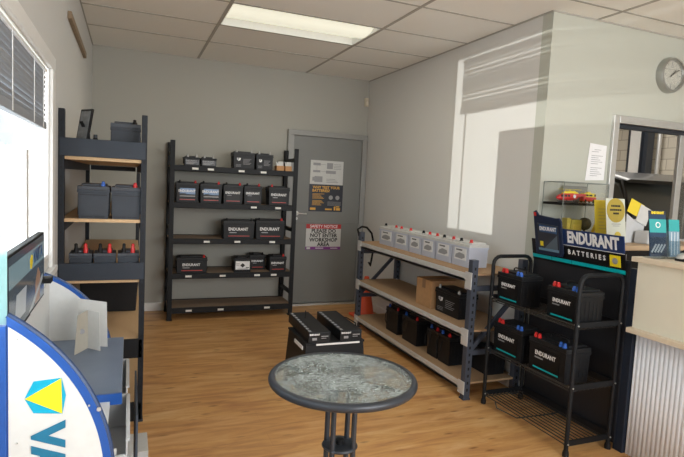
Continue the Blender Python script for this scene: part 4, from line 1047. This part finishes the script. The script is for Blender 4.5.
obj('board', G().box(-.004, .004, -.26, .22, .012, .56), M('board_charcoal', (.045, .06, .085), .5), dk)
obj('foot', G().box(-.012, .012, -.26, .22, 0, .012), rubber_m, dk)
pk = thing('floor_box', 'white cardboard box on the floor at the end of the display unit', 'box', (.055, 2.70, 0), 0)
obj('box', G().box(-.05, .05, -.10, .10, 0, .12), M('box_white', (.55, .55, .53), .6), pk, .003)
obj('printed_panel', G().box(-.03, .03, -.1008, -.10, .03, .07), inkgrey_m, pk)
# literature stand
ls = thing('leaflet_stand', 'white folded leaflet stand with a small logo on the display tray', 'leaflet stand', (-.140, 2.40, .7102), 0); ls.scale = (.98, .86, .86)
g = G()
g._t([(-.05, .06, .0), (.065, .0, 0), (.060, .0, .225), (-.055, .06, .235)], [(0, 1, 2, 3)])
a = obj('backboard', g, paper_m, ls); m_ = a.modifiers.new('t', 'SOLIDIFY'); m_.thickness = .002
g = G()
g._t([(-.055, -.10, 0), (-.01, -.0, 0), (-.012, .0, .19), (-.045, -.085, .185)], [(0, 1, 2, 3)])
a = obj('front_wing', g, M('leaflet_beige', (.40, .37, .31), .5), ls); m_ = a.modifiers.new('t', 'SOLIDIFY'); m_.thickness = .002
g = G()
g._t([(-.01, .0, 0), (.04, -.06, 0), (.035, -.055, .19), (-.012, .0, .19)], [(0, 1, 2, 3)])
a = obj('white_wing', g, paper_m, ls); m_ = a.modifiers.new('t', 'SOLIDIFY'); m_.thickness = .002
obj('logo', G().lathe([(.012, -.004), (.012, 0)], 16, (-.032, -.055, .10), 'Y'), inkgrey_m, ls)

# screen
tv = thing('display_screen', 'flat screen showing a battery advertisement on the window display unit', 'screen', (-.30, 1.97, 0))
obj('bezel', G().box(-.022, 0, -.335, .325, .965, 1.212), rubber_m, tv, .003)
scr = obj('screen', G().box(.0, .0012, -.325, .315, .975, 1.204), M('screen_dark', (.03, .04, .05), .15, nscale=9, namt=.6, emit=((.10, .13, .16), .25)), tv)
obj('pale_banner', G().box(.0012, .0018, -.325, .315, 1.115, 1.180), M('screen_banner', (.12, .18, .20), .2, emit=((.20, .30, .34), .4)), scr)
text('lettering', 'VARTA', .062, M('screen_navy', (.01, .05, .15), .3), scr, (.0020, .17, 1.148), rz=PI/2, bold=.002)
obj('screen_mark', G().prism([(.028, 1.165), (-.0, 1.15), (.006, 1.122), (.028, 1.118), (.05, 1.135), (.05, 1.16)], .0018, .0026, 'YZ'), yellow_m, scr)
obj('advert_picture', G().prism([(.10, .98), (.20, .98), (.22, 1.07), (.17, 1.10), (.12, 1.06)], .0012, .0018, 'YZ'), M('screen_skin', (.22, .13, .09), .3, emit=((.25, .15, .10), .4)), scr)
obj('advert_strip', G().prism([(-.02, .98), (.05, .98), (.27, 1.04), (.27, 1.06)], .0012, .002, 'YZ').prism([(-.25, 1.0), (-.08, 1.0), (-.06, 1.08), (-.22, 1.08)], .0012, .0018, 'YZ'), M('screen_silver', (.35, .38, .40), .3, emit=((.22, .25, .27), .4)), scr)
obj('mount', G().box(-.015, -.005, -.05, .05, .955, .97), rubber_m, tv)
sb_ = obj('clip', G().box(-.01, .03, .27, .33, 1.02, 1.04), rubber_m, tv)
